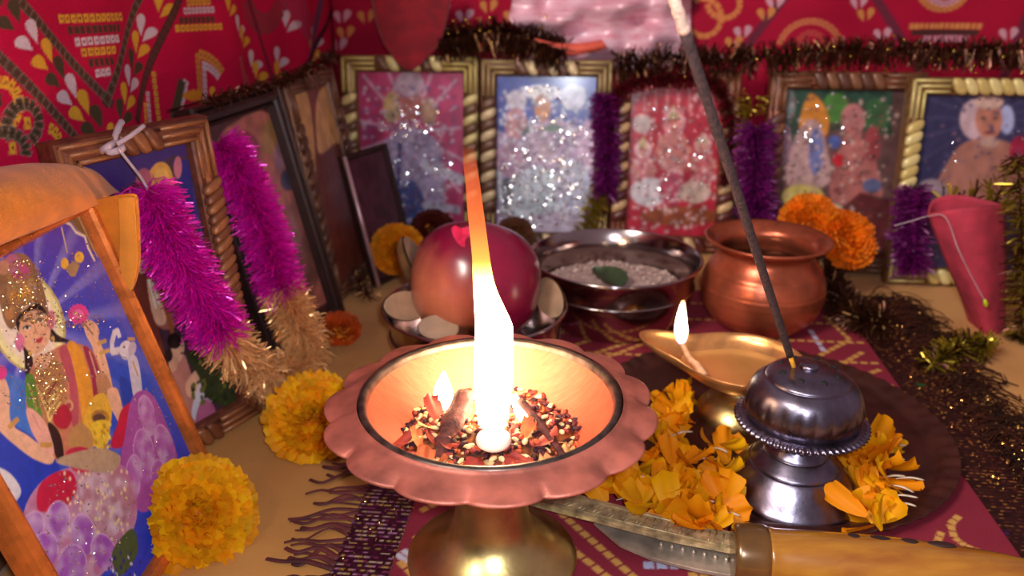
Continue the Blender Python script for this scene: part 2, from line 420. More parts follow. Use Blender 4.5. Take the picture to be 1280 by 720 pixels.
# ---- prayer mat on the altar cloth
MA = unit((.995, -.10, 0)); MB_ = unit((.10, .995, 0)); MO = np.array([-.041, .309, 0.0])
class MatPlane(Plane): pass
PM = Plane(MO+np.array([0, 0, .0012]), MA, MB_)    # X across, "Z" away from the viewer; N points up
if PM.N[2] < 0: PM.N = -PM.N
MAR = (134, 36, 54); MG = (206, 150, 78); MW = (190, 180, 204)
cv = Canvas(PM, -.006, .268, -.12, .29, .0008, .0008, MAR); cv.noise(.08, (30, 20), 9)
def gl(p0, p1, n, hh=.0017, c=MG): cv.squares(p0, p1, n, hh, c, None, fill=.40)
gl((518, 674), (580, 637), 6); gl((526, 639), (548, 628), 2); gl((500, 700), (516, 690), 2, .004, (200, 190, 205))
gl((648, 632), (790, 745), 13); gl((700, 640), (820, 745), 12); gl((803, 706), (900, 706), 6, .0022, (176, 176, 206)); gl((860, 719), (900, 716), 3, .0018)
gl((560, 760), (500, 700), 6)
# the far part between the bowls
for (p0, p1, n, c) in (((700, 438), (760, 418), 7, MG), ((716, 450), (800, 424), 10, MG), ((745, 452), (830, 420), 9, MG), ((690, 400), (716, 412), 3, MW), ((690, 416), (700, 440), 3, (190, 110, 130)), ((700, 400), (740, 392), 4, MG),
                       ((1030, 395), (1062, 425), 6, MG), ((1062, 425), (1010, 452), 8, MG), ((1078, 440), (1040, 462), 6, MG), ((1066, 412), (1040, 396), 4, MG), ((1012, 412), (1030, 440), 4, MW), ((1100, 462), (1076, 470), 4, MG),
                       ((1075, 495), (1130, 535), 9, (190, 110, 130)), ((1062, 500), (1120, 540), 8, (180, 100, 120)), ((1108, 500), (1130, 504), 3, MG)):
    gl(p0, p1, n, .0017, c)
ps = [(1198, 644), (1187, 655), (1192, 672), (1206, 682), (1226, 690)]
for a, b_ in zip(ps[:-1], ps[1:]): gl(a, b_, 2, .0016)
for a, b_ in (((1176, 664), (1168, 682)), ((1178, 683), (1206, 688)), ((1226, 692), (1234, 690))): gl(a, b_, 3, .0015)
# the rest of the print, hidden or outside the frame
for k in range(5):
    y = .14+.03*k
    cv.squares((.0, y), (.26, y+.005), 40, .0014, MG, None, px=False, fill=.35)
M_mat = mat_col('woven_mat', 0.78, spec=0.25, bump=0.5, bscale=1500)
mat_root = thing('prayer_mat', 'maroon woven prayer mat with gold dashes under bowls, lamp and tray', 'mat', (MO[0], MO[1], 0))
mat_root.matrix_world = Matrix.Translation(Vector(MO))
def under(o, root):
    bpy.context.view_layer.update(); o.parent = root; o.matrix_parent_inverse = root.matrix_world.inverted(); return o
under(cv.sheet('printed_panel', M_mat), mat_root)
# woven bands with sequins along both ends
def mpt(a, b, z=0.0): return MO+MA*a+MB_*b+np.array([0, 0, z])
class BandPlane: pass
def band(a0, a1, base, cols, name):
    c = Canvas(PM, a0, a1, -.12, .29, .0006, .0006, base)
    c.noise(.45, (200, 14), 21)
    nrow = 150
    for k in range(nrow):
        y = -.12+.41*k/nrow+.0003
        for j in range(16):
            if random.random() < .62:
                x = a0+(a1-a0)*(j+random.random())/16
                c.line([(x, y), (x+.0013, y)], .0008, random.choice(cols), px=False)
    for k in range(16):
        x = a0+(a1-a0)*random.random(); y = random.uniform(-.1, .28); c.ell((x, y), .003, .002, random.choice([(20, 120, 70), (70, 20, 90), (40, 30, 20)]), px=False, alpha=.6)
    return under(c.sheet(name, M_sequin, off=.0005), mat_root)
M_sequin = mat_col('lurex_band', 0.35, metal=0.35, bump=0.8, bscale=1800)
band(-.031, -.006, (66, 14, 40), [(214, 176, 90), (230, 200, 170), (150, 60, 110), (210, 150, 190)], 'sequin_band')
band(.262, .300, (52, 22, 18), [(176, 110, 60), (120, 60, 40), (90, 40, 40)], 'sequin_band')
# sequins: small metal discs caught in the bands
M_sq = mat('sequin_metal', (226, 190, 110), 0.22, 1.0, var=.2, scale=900)
M_sqd = mat('sequin_dark', (226, 150, 80), 0.25, 1.0, var=.3, scale=900)
def discs(n, posfn, rad, name, m, parent, tilt=.5, nrm=(0, 0, 1)):
    mb = MB(); nrm = np.array(nrm, float)
    a = unit(np.cross(nrm, (.3, .9, .2))); b = np.cross(nrm, a)
    for _ in range(n):
        p = np.array(posfn(), float); nn = unit(nrm+a*random.gauss(0, tilt)+b*random.gauss(0, tilt))
        u = unit(np.cross(nn, (random.random(), random.random(), .5))); v = np.cross(nn, u); r = rad*random.uniform(.5, 1.3)
        mb.add([p+nn*.0002]+[p+r*(math.cos(t)*u+math.sin(t)*v) for t in np.linspace(0, 2*PI, 6, endpoint=False)], [(0, k+1, (k+1) % 6+1) for k in range(6)])
    o = mb.build(name, m, parent, smooth=False); o['kind'] = 'stuff'; return o
o = under(discs(420, lambda: mpt(random.uniform(-.030, -.005), random.uniform(-.1, .12), .0018), .0005, 'sequins', M_sq, None), mat_root)
o = under(discs(1300, lambda: mpt(random.uniform(.271, .318), random.uniform(-.06, .29), random.uniform(.0022, .006)), .0007, 'sequins', M_sqd, None, .7), mat_root)
# fringes
M_fr = mat('fringe_thread', (84, 32, 34), 0.7, var=.35, scale=70)
M_frd = mat('fringe_dark', (46, 20, 12), 0.85, var=.5, scale=50, spec=.15)
mb = MB()
for k in range(70):
    b0 = -.11+.22*k/70+random.uniform(-.001, .001); Ln = random.uniform(.018, .034); sw = random.gauss(-.003, .004); w2 = random.gauss(0, .0025)
    P = [mpt(-.030, b0, .0016), mpt(-.030-Ln*.4, b0+sw*.3+w2, .002), mpt(-.030-Ln*.75, b0+sw*.8-w2*.5, .0014), mpt(-.030-Ln, b0+sw, .0006)]
    mb.add(*tube(spline(P, 4), np.linspace(.0012, .0008, 13)*random.uniform(.6, 1.5), 6, .45))
o = under(mb.build('fringe', M_fr, None), mat_root); o['kind'] = 'stuff'
mb = MB()
for k in range(800):
    b0 = random.uniform(-.07, .285); a0 = random.uniform(.285, .305); Ln = random.uniform(.008, .034)
    d1 = random.gauss(0, .007); d2 = random.gauss(0, .009)
    P = [mpt(a0, b0, .0016), mpt(a0+Ln*.4, b0+d1, .002+random.random()*.006), mpt(a0+Ln*.8, b0+d1+d2*.4, .001+random.random()*.004), mpt(a0+Ln, b0+d2, .001)]
    mb.add(*tube(spline(P, 3), np.linspace(.0005, .0003, 10)*random.uniform(.7, 1.8), 4, .6))
o = under(mb.build('fringe', M_frd, None), mat_root); o['kind'] = 'stuff'
# ================================================================ VESSELS
M_copper = mat('aged_copper', (178, 100, 84), 0.46, 0.45, var=.16, scale=90, bump=.12, bscale=700, rvar=.1)
M_copin = mat('bright_copper', (200, 84, 62), 0.42, 0.5, var=.1, scale=160, bump=.1, bscale=300, rvar=.08, stretch=(1, 6, 1))
M_brass = mat('olive_brass', (206, 184, 122), 0.34, 1.0, var=.14, scale=60, bump=.05, bscale=500, rvar=.06)
M_darkrim = mat('dark_rim', (92, 78, 72), 0.35, 0.8, var=.3, scale=150)  # rim metal in a darker tone
M_steel = mat('steel', (176, 160, 158), 0.16, 1.0, var=.08, scale=40, rvar=.05)
M_steeld = mat('dark_steel', (120, 112, 128), 0.30, 1.0, var=.2, scale=70, bump=.05, bscale=600, rvar=.08)
M_lota = mat('polished_copper', (176, 88, 60), 0.32, .65, var=.18, scale=50, bump=.06, bscale=400, rvar=.06)
M_lamp = mat('lamp_brass', (222, 158, 96), 0.32, .75, var=.12, scale=80, bump=.08, bscale=500, rvar=.08)
M_tray = mat('brown_copper', (76, 38, 30), 0.45, 0.5, var=.2, scale=60, bump=.1, bscale=500, rvar=.08)

# ---- havan bowl on its foot
HB = (-.0085, .2775)
hb = thing('fire_bowl', 'scalloped copper and brass footed bowl holding the burning fire, in front', 'fire bowl', (HB[0], HB[1], .0015))
NS = 15
def scal(t, i, r, z):
    return r, z
P = [(.0478, .0775), (.0505, .0790), (.0522, .0794), (.0535, .0784), (.056, .0776), (.0595, .0765), (.0635, .0752), (.0655, .0744), (.0656, .0734), (.0635, .0736), (.058, .0750), (.0515, .0745), (.049, .073)]
def flange(t, i, r, z):
    if r > .057:
        k = min(1, (r-.057)/.008); u = (t*NS/(2*PI)) % 1.0; s = math.sin(PI*u)**.6
        r = r-.0042*k*(1-s); z = z+.0012*k*(s-.4)
    return r, z
V, Fc = lathe(smooth_prof(P, 3)[6:], 320, flange, closed=False); mesh('scalloped_flange', V, Fc[:-2] if len(Fc[-1]) > 4 else Fc, M_copper, hb)
V, Fc = lathe([(.0480, .0770), (.0487, .0788), (.0497, .0797), (.0507, .0797), (.0516, .0790), (.0520, .0780)], 128); mesh('rolled_rim', V, [f for f in Fc if len(f) == 4], M_darkrim, hb)
ins = [(.0001, .0462)]+[(r, .0462+.0310*(r/.0485)**2.1) for r in np.linspace(.004, .0485, 22)]
V, Fc = lathe(ins, 128); mesh('bowl_lining', V, [f for f in Fc if len(f) == 4], M_copin, hb)
out = smooth_prof([(.0155, .0430), (.0185, .0440), (.030, .0500), (.042, .0600), (.0490, .0700), (.0510, .0752)], 5)
V, Fc = lathe(out, 128); mesh('bowl_body', V, [f for f in Fc if len(f) == 4], M_brass, hb)
ft = smooth_prof([(.0360, .0), (.0364, .0010), (.0345, .0026), (.0298, .0048), (.0242, .0085), (.0200, .0125), (.0174, .0165), (.0158, .0220), (.0148, .0300), (.0146, .0380), (.0152, .0420), (.0185, .0442)], 5)
V, Fc = lathe(ft, 128); mesh('foot', V, Fc, M_brass, hb)

# ---- fire mixture in the bowl
M_mix = mat_col('dry_herbs', 0.7, spec=.3, bump=.4, bscale=900)
def mz(r): return .0015+.0462+.0310*(r/.0485)**2.1
def moundz(x, y):
    r = math.hypot(x, y+.004)
    return max(mz(math.hypot(x, y))+.0002, .0705-.0085*(r/.036)**2+.0013*math.sin(x*300)*math.cos(y*260))
mb = MB(); n = 40
V = []; C = []
for j in range(n):
    for i_ in range(n):
        x = -.040+.080*i_/(n-1); y = -.040+.080*j/(n-1); r = math.hypot(x, y)
        if r > .0405: x, y = x*.0405/r, y*.0405/r
        V.append((x, y, moundz(x, y)-.0006)); C.append(lin(random.choice([(120, 60, 30), (90, 44, 26), (60, 30, 22), (150, 84, 40)])))
mb.add(V, [(j*n+i_, j*n+i_+1, (j+1)*n+i_+1, (j+1)*n+i_) for j in range(n-1) for i_ in range(n-1)]); mb.C.append(np.array(C))
pal = [(214, 180, 120), (60, 24, 34), (44, 20, 32), (170, 70, 40), (200, 96, 50), (120, 50, 34), (230, 206, 150), (150, 60, 50), (84, 36, 40)]
for k in range(760):
    a = random.uniform(0, 2*PI); r = .0355*math.sqrt(random.random()); x, y = r*math.cos(a), r*math.sin(a)
    s = random.uniform(.0009, .0017)
    V, Fc = ellipsoid((x, y, moundz(x, y)+s*.3), (s*random.uniform(1.2, 1.9), s*.8, s*.6), rot3((0, 0, 1), random.uniform(0, 6.3)) @ rot3((1, 0, 0), random.gauss(0, .5)), 6, 4)
    mb.add(V, Fc, lin(random.choice(pal)))
mixo = mb.build('herb_mixture', M_mix); mixo.location = (HB[0], HB[1], 0)
tag(mixo, 'mound of seeds, crushed herbs and grains burning inside the fire bowl', 'herb mixture', kind='stuff')

# petal shapes shared by dried flakes and marigold petals
def petal_shape(Ln, Wd, seed, curl=.25, ruf=.12, nu=7, nv=6):
    rr = random.Random(seed); V = []; ph = rr.uniform(0, 6)
    cu = curl*rr.uniform(.3, 1.5); tw = rr.uniform(-.5, .5); cup = rr.uniform(-.5, .9)
    for j in range(nv):
        v = j/(nv-1); w = Wd*(.22+.78*math.sin(min(v*1.25, 1)*PI/2)**.8)*(1 if v < .85 else .90)
        for i_ in range(nu):
            u = i_/(nu-1)*2-1
            x = u*w/2; y = v*Ln*(1-.07*abs(math.sin(u*2.6+ph)) if j == nv-1 else 1)-(.1*Ln*u*u if j == nv-1 else 0)
            z = cu*Ln*v*v+cup*Wd*.22*u*u*v+ruf*Wd*v*v*math.sin(u*5+ph)*.5+tw*x*v
            V.append((x, y, z))
    Fc = [(j*nu+i_, j*nu+i_+1, (j+1)*nu+i_+1, (j+1)*nu+i_) for j in range(nv-1) for i_ in range(nu-1)]
    return np.array(V), Fc
M_flake = [mat('dried_flake_red', (176, 62, 40), .7, col2=(120, 36, 30), scale=400), mat('dried_flake_orange', (222, 128, 60), .7, col2=(180, 84, 40), scale=400), mat('dried_flake_pale', (226, 180, 110), .7, col2=(190, 130, 80), scale=400)]
fl_src = []
for k in range(3):
    V, Fc = petal_shape(.009, .005, 40+k, .35, .4); fl_src.append([mesh('dried_flake', V-np.array([0, .0045, 0]), Fc, M_flake[k]) for _ in (0,)][0])
spots = [(500, 556), (520, 545), (535, 530), (512, 575), (548, 575), (575, 590), (560, 560), (590, 575), (700, 570), (680, 552), (660, 545), (712, 560), (655, 575), (640, 590), (690, 585), (540, 550), (565, 545), (668, 592), (600, 592), (530, 588), (700, 545), (545, 515), (585, 520)]
for k, (x, y) in enumerate(spots):
    p = atz(x, y, .069); dx, dy = p[0]-HB[0], p[1]-HB[1]
    o = fl_src[k % 3] if k < 3 else fl_src[k % 3].copy()
    if k >= 3: COL.objects.link(o)
    o.location = (p[0], p[1], moundz(dx, dy)+.0016); o.rotation_euler = (random.gauss(.1, .25), random.gauss(0, .25), random.uniform(0, 6.28)); s_ = random.uniform(.9, 1.5); o.scale = (s_,)*3
    tag(o, 'curled dry flake lying on the seed mound in the fire bowl', 'dried flake', 'dry flakes in the fire bowl')
# two charred sticks leaning in the mound
M_char = mat('charred_wood', (74, 34, 30), .8, var=.5, scale=300, bump=.6, bscale=500)
for (q0, q1, lab) in (((548, 575), (582, 492), 'thick charred wood piece leaning left of the fire in the bowl'), ((708, 575), (650, 500), 'thin charred twig leaning right of the fire in the bowl')):
    a = atz(*q0, .066); b_ = atz(*q1, .0775); sc = 1.0 if 'thick' in lab else .45
    Pn = spline([a, a*.6+b_*.4+np.array([0, 0, .001]), b_], 6)
    V, Fc = tube(Pn, .0042*sc*np.array([.7+.4*random.random() for _ in Pn]), 9, .7); c0 = np.array(a)
    o = mesh('charred_stick', np.array(V)-c0, Fc, M_char); o.location = c0; tag(o, lab, 'stick')
# camphor tablet
M_camph = mat('camphor_wax', (250, 236, 214), .5, var=.03, trans=0)
pc = atz(617, 553, .071)
V, Fc = lathe(smooth_prof([(.0055, 0), (.0066, .0012), (.0066, .003), (.0052, .0042), (.0001, .0045)], 4), 32)
o = mesh('camphor_tablet', V, Fc, M_camph); o.location = pc-np.array([0, 0, .001]); tag(o, 'round white camphor tablet alight at the front of the seed mound', 'camphor tablet')

# ---- flames
def flame_mat(name):
    m = bpy.data.materials.new(name); m.use_nodes = True; nt = m.node_tree; N, L = nt.nodes, nt.links
    for nn in list(N): N.remove(nn)
    out = N.new('ShaderNodeOutputMaterial'); em = N.new('ShaderNodeEmission'); tr = N.new('ShaderNodeBsdfTransparent'); mx = N.new('ShaderNodeMixShader')
    a = N.new('ShaderNodeAttribute'); a.attribute_name = 'Col'; s = N.new('ShaderNodeAttribute'); s.attribute_name = 'flame_strength'
    L.new(a.outputs['Color'], em.inputs['Color']); L.new(s.outputs['Fac'], em.inputs['Strength']); L.new(a.outputs['Alpha'], mx.inputs[0])
    L.new(tr.outputs[0], mx.inputs[1]); L.new(em.outputs[0], mx.inputs[2]); L.new(mx.outputs[0], out.inputs['Surface'])
    return m
M_flame = flame_mat('flame')
def flame(name, rows, y0, ramp, label, depth=.75, seg=20, parent=None, lean=0.0):
    """rows: (pixel row, left, right) upwards; ramp(f): (rgb, alpha, strength) for f = 0 root .. 1 tip"""
    V = []; C = []; H = []; n = len(rows)
    cs = np.array([[(r[1]+r[2])/2, r[0], (r[2]-r[1])/2] for r in rows], float)
    cs = np.array(smooth_prof(cs, 4)); n = len(cs)
    top = cs[-1, 1]; bot = cs[0, 1]
    for (cx, py, hw) in cs:
        y = y0+lean*min(1.0, (bot-py)/max(1e-6, bot-top)/.4)
        c = aty(cx, py, y); e = aty(cx+max(hw, .3), py, y); r = max(abs(e[0]-c[0]), 1e-5); f = (bot-py)/(bot-top)
        col, al, st = ramp(f)
        for k in range(seg):
            t = 2*PI*k/seg; V.append((c[0]+r*math.cos(t), c[1]+r*depth*math.sin(t), c[2])); C.append((*col, al)); H.append(st)
    Fc = [(i*seg+k, i*seg+(k+1) % seg, (i+1)*seg+(k+1) % seg, (i+1)*seg+k) for i in range(n-1) for k in range(seg)]
    Fc += [tuple(reversed(range(seg))), tuple(range((n-1)*seg, n*seg))]
    c0 = np.mean(V[:seg], 0); o = mesh(name, np.array(V)-c0, Fc, M_flame, parent, True, C)
    at = o.data.attributes.new('flame_strength', 'FLOAT', 'POINT'); at.data.foreach_set('value', np.array(H, np.float32))
    o.location = c0
    if label: tag(o, label, 'flame')
    return o
def mixr(stops):
    def f(x):
        for (a, ca, aa, sa), (b_, cb, ab, sb) in zip(stops[:-1], stops[1:]):
            if x <= b_:
                t = (x-a)/(b_-a) if b_ > a else 0
                return tuple(np.array(ca)*(1-t)+np.array(cb)*t), aa*(1-t)+ab*t, sa*(1-t)+sb*t
        return stops[-1][1:]
    return f
big = mixr([(0, (1, .62, .34), 1, FL*.8), (.18, (1, .66, .40), 1, FL), (.42, (1, .64, .34), 1, FL), (.52, (1, .55, .12), .95, FL*.30), (.62, (1, .36, .06), .85, 2.2), (.75, (1, .20, .05), .62, 1.35), (.9, (1, .15, .05), .38, 1.1), (1.0, (1, .14, .06), 0, .9)])
flame('flame', [(566, 606, 630), (555, 600, 634), (530, 598, 634), (500, 594, 638), (470, 592, 641), (440, 593, 641), (412, 594, 641), (400, 594, 638), (385, 593, 631), (365, 592, 622), (345, 591, 616), (320, 590, 612), (290, 587, 608), (260, 584, 604), (230, 582, 600), (205, 579, 596), (180, 578, 592)], .2650, big,
      'tall bright white and orange flame rising from the fire bowl', lean=.032)
small = mixr([(0, (1, .62, .35), 1, FL*.5), (.6, (1, .8, .45), 1, FL*.6), (1, (1, .5, .1), .4, 3)])
flame('flame', [(512, 550, 558), (505, 545, 563), (492, 542, 566), (480, 545, 563), (470, 550, 559), (462, 553, 557)], .2890, small, 'small round glow standing in for flame reflection at left inside the copper fire bowl', .6, 14)  # glowing body imitates the big flame's reflection in the lining
flame('flame', [(536, 655, 664), (526, 648, 662), (512, 642, 656), (500, 640, 650), (490, 640, 646)], .2790, small, 'short flame along the thin twig at right in the fire bowl', .6, 14)

# ---- oil lamp
LM = (.1262, .3885)
lm = thing('oil_lamp', 'brass spouted oil lamp on low foot, lit behind the incense holder', 'oil lamp', (LM[0], LM[1], .0045))
sa = math.atan2(.026, -.055)
def spout(t, i, r, z):
    d = (t-sa+PI) % (2*PI)-PI
    k = max(0.0, math.cos(d))**20; k2 = max(0.0, math.cos(d))**3
    f = min(1, r/.030)
    return r*(1+(.66*k+.16*k2)*f), z+.0035*k*f
oo = smooth_prof([(.010, .0215), (.018, .0222), (.026, .0262), (.0312, .0322), (.0325, .0352), (.0318, .0356), (.0305, .0345), (.0285, .0310), (.022, .0262), (.012, .0245), (.0002, .0242)], 4)
V, Fc = lathe(oo, 144, spout); mesh('pan', V, Fc, M_lamp, lm)
V, Fc = lathe([(.0001, .0285), (.018, .0285), (.0252, .0285)], 96, lambda t, i, r, z: (spout(t, i, r, .03)[0], z)); mesh('lamp_oil', V, [f for f in Fc if len(f) == 4], mat('amber_oil', (232, 168, 84), .16, var=.05, spec=.5, trans=.55), lm)
V, Fc = lathe(smooth_prof([(.0225, 0), (.0230, .002), (.0215, .006), (.0170, .011), (.0105, .0150), (.0090, .0180), (.0110, .0220)], 5), 72); mesh('foot', V, Fc, M_brass, lm)
M_cotton = mat('oily_cotton', (214, 160, 120), .7, var=.15, scale=400, bump=.4, bscale=900)
bpy.context.view_layer.update()
lo = np.array(lm.location)
W0 = atz(880, 470, .0352)-lo; W1 = atz(862, 448, .0375)-lo; W2 = atz(852, 428, .0425)-lo
V, Fc = tube(spline([W0, W0*.5+W1*.5+np.array([0, 0, .0012]), W1, W2], 5), np.linspace(.0024, .0012, 16), 10); mesh('wick', V, Fc, M_cotton, lm)
w2 = W2+lo
fy = float(w2[1])
flame('flame', [(430, 849, 855), (424, 845, 858), (414, 843, 860), (404, 844, 859), (394, 846, 858), (384, 849, 857), (376, 852, 856)], fy, mixr([(0, (.5, .45, 1), .7, 1.5), (.15, (1, .6, .25), 1, 7), (.4, (1, .86, .62), 1, 16), (.8, (1, .84, .55), 1, 13), (1, (1, .5, .15), .5, 4)]),
      'little upright yellow flame on the wick of the brass oil lamp', .8, 14)

# ---- copper tray
TR = (.137, .3770)
tr = thing('tray', 'brown copper tray with fluted rim under lamp, incense holder and petals', 'tray', (TR[0], TR[1], .0026))
def flute(t, i, r, z):
    if r > .086: return r, z+.0005*math.sin(t*56)*min(1, (r-.086)/.004)
    return r, z
tp = smooth_prof([(.083, .0), (.0850, .0006), (.0890, .0036), (.0945, .0050), (.0955, .0055), (.0950, .0062), (.0935, .0060), (.0880, .0046), (.0845, .0025), (.081, .0022)], 4)
V, Fc = lathe(tp, 336, flute); mesh('fluted_rim', V, [f for f in Fc if len(f) == 4], M_tray, tr)
V, Fc = lathe([(.083, .0), (.0838, .0012), (.081, .0024), (.03, .0022), (.0001, .0022)], 96); mesh('tray_base', V, Fc, M_tray, tr)

# ---- incense holder
IH = (.1340, .3210)
ih = thing('incense_holder', 'dark steel incense holder with ribbed pierced dome on stepped foot', 'incense holder', (IH[0], IH[1], .0038))
V, Fc = lathe(smooth_prof([(.0308, 0), (.0314, .0012), (.0310, .0030), (.0292, .0055), (.0255, .0110), (.0216, .0160), (.0204, .0166), (.0200, .0175), (.0152, .0220), (.0143, .0226), (.0138, .0236), (.0112, .0272), (.0108, .0290), (.0120, .0318)], 4), 96); mesh('foot', V, Fc, M_steeld, ih)
def saw(t, i, r, z):
    if r > .0282: return r+.0006*math.sin(t*60), z+.0003*math.cos(t*60)
    return r, z
V, Fc = lathe(smooth_prof([(.0105, .0305), (.0180, .0335), (.0250, .0366), (.0288, .0380), (.0297, .0390), (.0288, .0402), (.0265, .0410), (.0240, .0412)], 4), 360, saw); mesh('flange', V, [f for f in Fc if len(f) == 4], M_steeld, ih)
def rib(t, i, r, z):
    k = max(0, 1-abs(z-.0480)/.0085); return r+.00075*k*(abs(math.sin(t*11))-.5), z
V, Fc = lathe(smooth_prof([(.0244, .0405), (.0257, .0435), (.0261, .0475), (.0252, .0525), (.0231, .0570), (.0198, .0602), (.0186, .0606), (.0180, .0618), (.0150, .0640), (.0100, .0655), (.0040, .0660), (.0001, .0660)], 5), 264, rib); mesh('pierced_dome', V, Fc, M_steeld, ih)
M_hole = mat('hole_dark', (14, 10, 12), .8)
for k in range(8):
    a = 2*PI*k/8+.2; r = .0128; V, Fc = ellipsoid((r*math.cos(a), r*math.sin(a), .0648), (.0016, .0016, .0006), rot3((0, 1, 0), 0.35*math.cos(a)) @ rot3((1, 0, 0), -.35*math.sin(a)), 12, 6)
    mesh('vent_hole', V, Fc, M_hole, ih)
V, Fc = lathe(smooth_prof([(.0040, .0650), (.0040, .0672), (.0022, .0680), (.0001, .0681)], 3), 32); mesh('top_knob', V, Fc, M_steeld, ih)

# ---- incense stick
b0 = atz(994, 464, .0665); b1 = aty(856, 40, .24); dr = unit(b1-b0); Lt = np.linalg.norm(b1-b0)
st = thing('incense_stick', 'long dark incense stick with yellow bamboo foot and pale ash tip', 'incense stick', b0)
def seg_(a, b_, r0, r1, n, name, m, jit=0):
    Pn = [dr*(a+(b_-a)*k/(n-1)) for k in range(n)]; rad = np.linspace(r0, r1, n)*(1+jit*(RNG.random(n)-.5)); V, Fc = tube(Pn, rad, 14); mesh(name, V, Fc, m, st)
tk = np.linalg.norm(atz(987, 438, .0) - atz(987, 438, .0))
seg_(-.002, .0145, .0010, .0010, 3, 'bamboo_core', mat('yellow_bamboo', (226, 166, 40), .6, scale=300))
seg_(.0140, Lt, .0017, .0018, 60, 'incense_paste', mat('incense_paste', (62, 42, 42), .9, var=.25, scale=500, bump=.8, bscale=1500), .10)
seg_(Lt, Lt+.034, .0018, .0014, 24, 'ash_tip', mat('pale_ash', (222, 186, 166), .95, var=.15, scale=400, bump=.6, bscale=900), .16)

# ---- steel bowls
def steel_bowl(name, label, x, y, R, H, m=None):
    t = thing(name, label, 'bowl', (x, y, .0015)); m = m or M_steel
    k = R/.060; h = H/.050
    P = [(.0400, 0), (.0430, .0010), (.0470, .0050), (.0520, .0140), (.0548, .0240), (.0556, .0300), (.0562, .0306), (.0556, .0313), (.0556, .0370), (.0570, .0430), (.0592, .0480), (.0604, .0492), (.0606, .0500), (.0598, .0507), (.0586, .0500), (.0562, .0440), (.0546, .0370), (.0538, .0260), (.0505, .0140), (.0450, .0050), (.0400, .0026), (.0001, .0024)]
    V, Fc = lathe([(r*k, z*h) for r, z in smooth_prof(P, 4)], 128); mesh('bowl_body', V, Fc, m, t)
    V, Fc = lathe([(.0550*k, .0300*h), (.0566*k, .0304*h), (.0566*k, .0312*h), (.0550*k, .0316*h)], 128); mesh('raised_ring', V, [f for f in Fc if len(f) == 4], m, t)
    return t
sb = steel_bowl('steel_bowl', 'steel bowl filled with white crumbly sweet under a green leaf', .0720, .5270, .0600, .0480)
# white sweet
M_sweet = mat_col('white_sweet', .75, spec=.3, bump=.8, bscale=500)
mb = MB(); n = 44; V = []; C = []
for j in range(n):
    for i_ in range(n):
        x = -.054+.108*i_/(n-1); y = -.054+.108*j/(n-1); r = math.hypot(x, y)
        if r > .0515: x, y = x*.0515/r, y*.0515/r; r = .0515
        V.append((x, y, .0235+.0070*(1-(r/.054)**2)+random.uniform(-.0012, .0012))); C.append(lin(random.choice([(184, 156, 146), (176, 146, 138), (190, 164, 154)])))
mb.add(V, [(j*n+i_, j*n+i_+1, (j+1)*n+i_+1, (j+1)*n+i_) for j in range(n-1) for i_ in range(n-1)]); mb.C.append(np.array(C))
for k in range(170):
    a = random.uniform(0, 6.3); r = .050*math.sqrt(random.random()); s = random.uniform(.0012, .0026)
    V, Fc = ellipsoid((r*math.cos(a), r*math.sin(a), .0242+.0070*(1-(r/.054)**2)), (s, s*.8, s*.6), rand_rot(), 7, 5); mb.add(V, Fc, lin(random.choice([(186, 156, 146), (176, 146, 138), (196, 170, 160)])))
o = mb.build('crumbled_sweet', M_sweet); o.location = (.072, .527, .0015); tag(o, 'white crumbled milk sweet heaped in the steel bowl behind the flame', 'sweet', kind='stuff')
# leaf
def leaf(name, P0, Ln, Wd, yaw, tilt, m, label, cat='leaf'):
    V = []; nu, nv = 9, 12
    for j in range(nv):
        v = j/(nv-1); w = Wd*math.sin(PI*v**.8)**.8*(1+.06*math.sin(v*40))
        for i_ in range(nu):
            u = i_/(nu-1)*2-1; V.append((u*w/2, (v-.5)*Ln, .18*Wd*abs(u)+.10*Ln*math.sin(PI*v)))
    o = mesh(name, V, [(j*nu+i_, j*nu+i_+1, (j+1)*nu+i_+1, (j+1)*nu+i_) for j in range(nv-1) for i_ in range(nu-1)], m); o.location = P0; o.rotation_euler = (tilt, 0, yaw)
    return tag(o, label, cat)
pl_ = aty(760, 336, .515)
leaf('basil_leaf', (pl_[0], pl_[1], .0345), .034, .024, .5, .10, mat('dark_leaf', (58, 74, 44), .5, col2=(40, 54, 34), scale=200, bump=.4, bscale=300), 'dark green basil leaf lying on the white sweet in the bowl')

ab = steel_bowl('steel_bowl', 'steel bowl carrying the big apple and pale fruit, behind the flame', -.0225, .4480, .0560, .0450)

# ---- copper water pot
lt = thing('water_pot', 'round copper water pot with flared rim beside the oil lamp', 'water pot', (.1745, .5180, .0015))
lp = smooth_prof([(.0240, 0), (.0270, .0012), (.0330, .0060), (.0392, .0150), (.0418, .0250), (.0416, .0330), (.0385, .0420), (.0345, .0480), (.0322, .0525), (.0320, .0560), (.0345, .0595), (.0395, .0625), (.0412, .0634), (.0410, .0645), (.0390, .0640), (.0340, .0612), (.0308, .0570), (.0312, .0520), (.0360, .0440), (.0385, .0340), (.0380, .0200), (.0240, .0040), (.0001, .0030)], 5)
def groove(t, i, r, z):
    if .012 < z < .044 and i < 60: return r+.00035*math.sin(z*2*PI/.0042), z
    return r, z
V, Fc = lathe(lp, 112, groove); mesh('pot_body', V, Fc, M_lota, lt)
V, Fc = lathe([(.0345, .0592), (.0352, .0588), (.0398, .0618), (.0418, .0634), (.0422, .0642), (.0414, .0650), (.0404, .0648)], 112); mesh('rim', V, [f for f in Fc if len(f) == 4], M_lota, lt)
V, Fc = lathe([(.0001, .0440), (.0352, .0440)], 64); mesh('water', V, [f for f in Fc if len(f) == 4], mat('dark_water', (20, 12, 10), .04, spec=.6, coat=.5), lt)

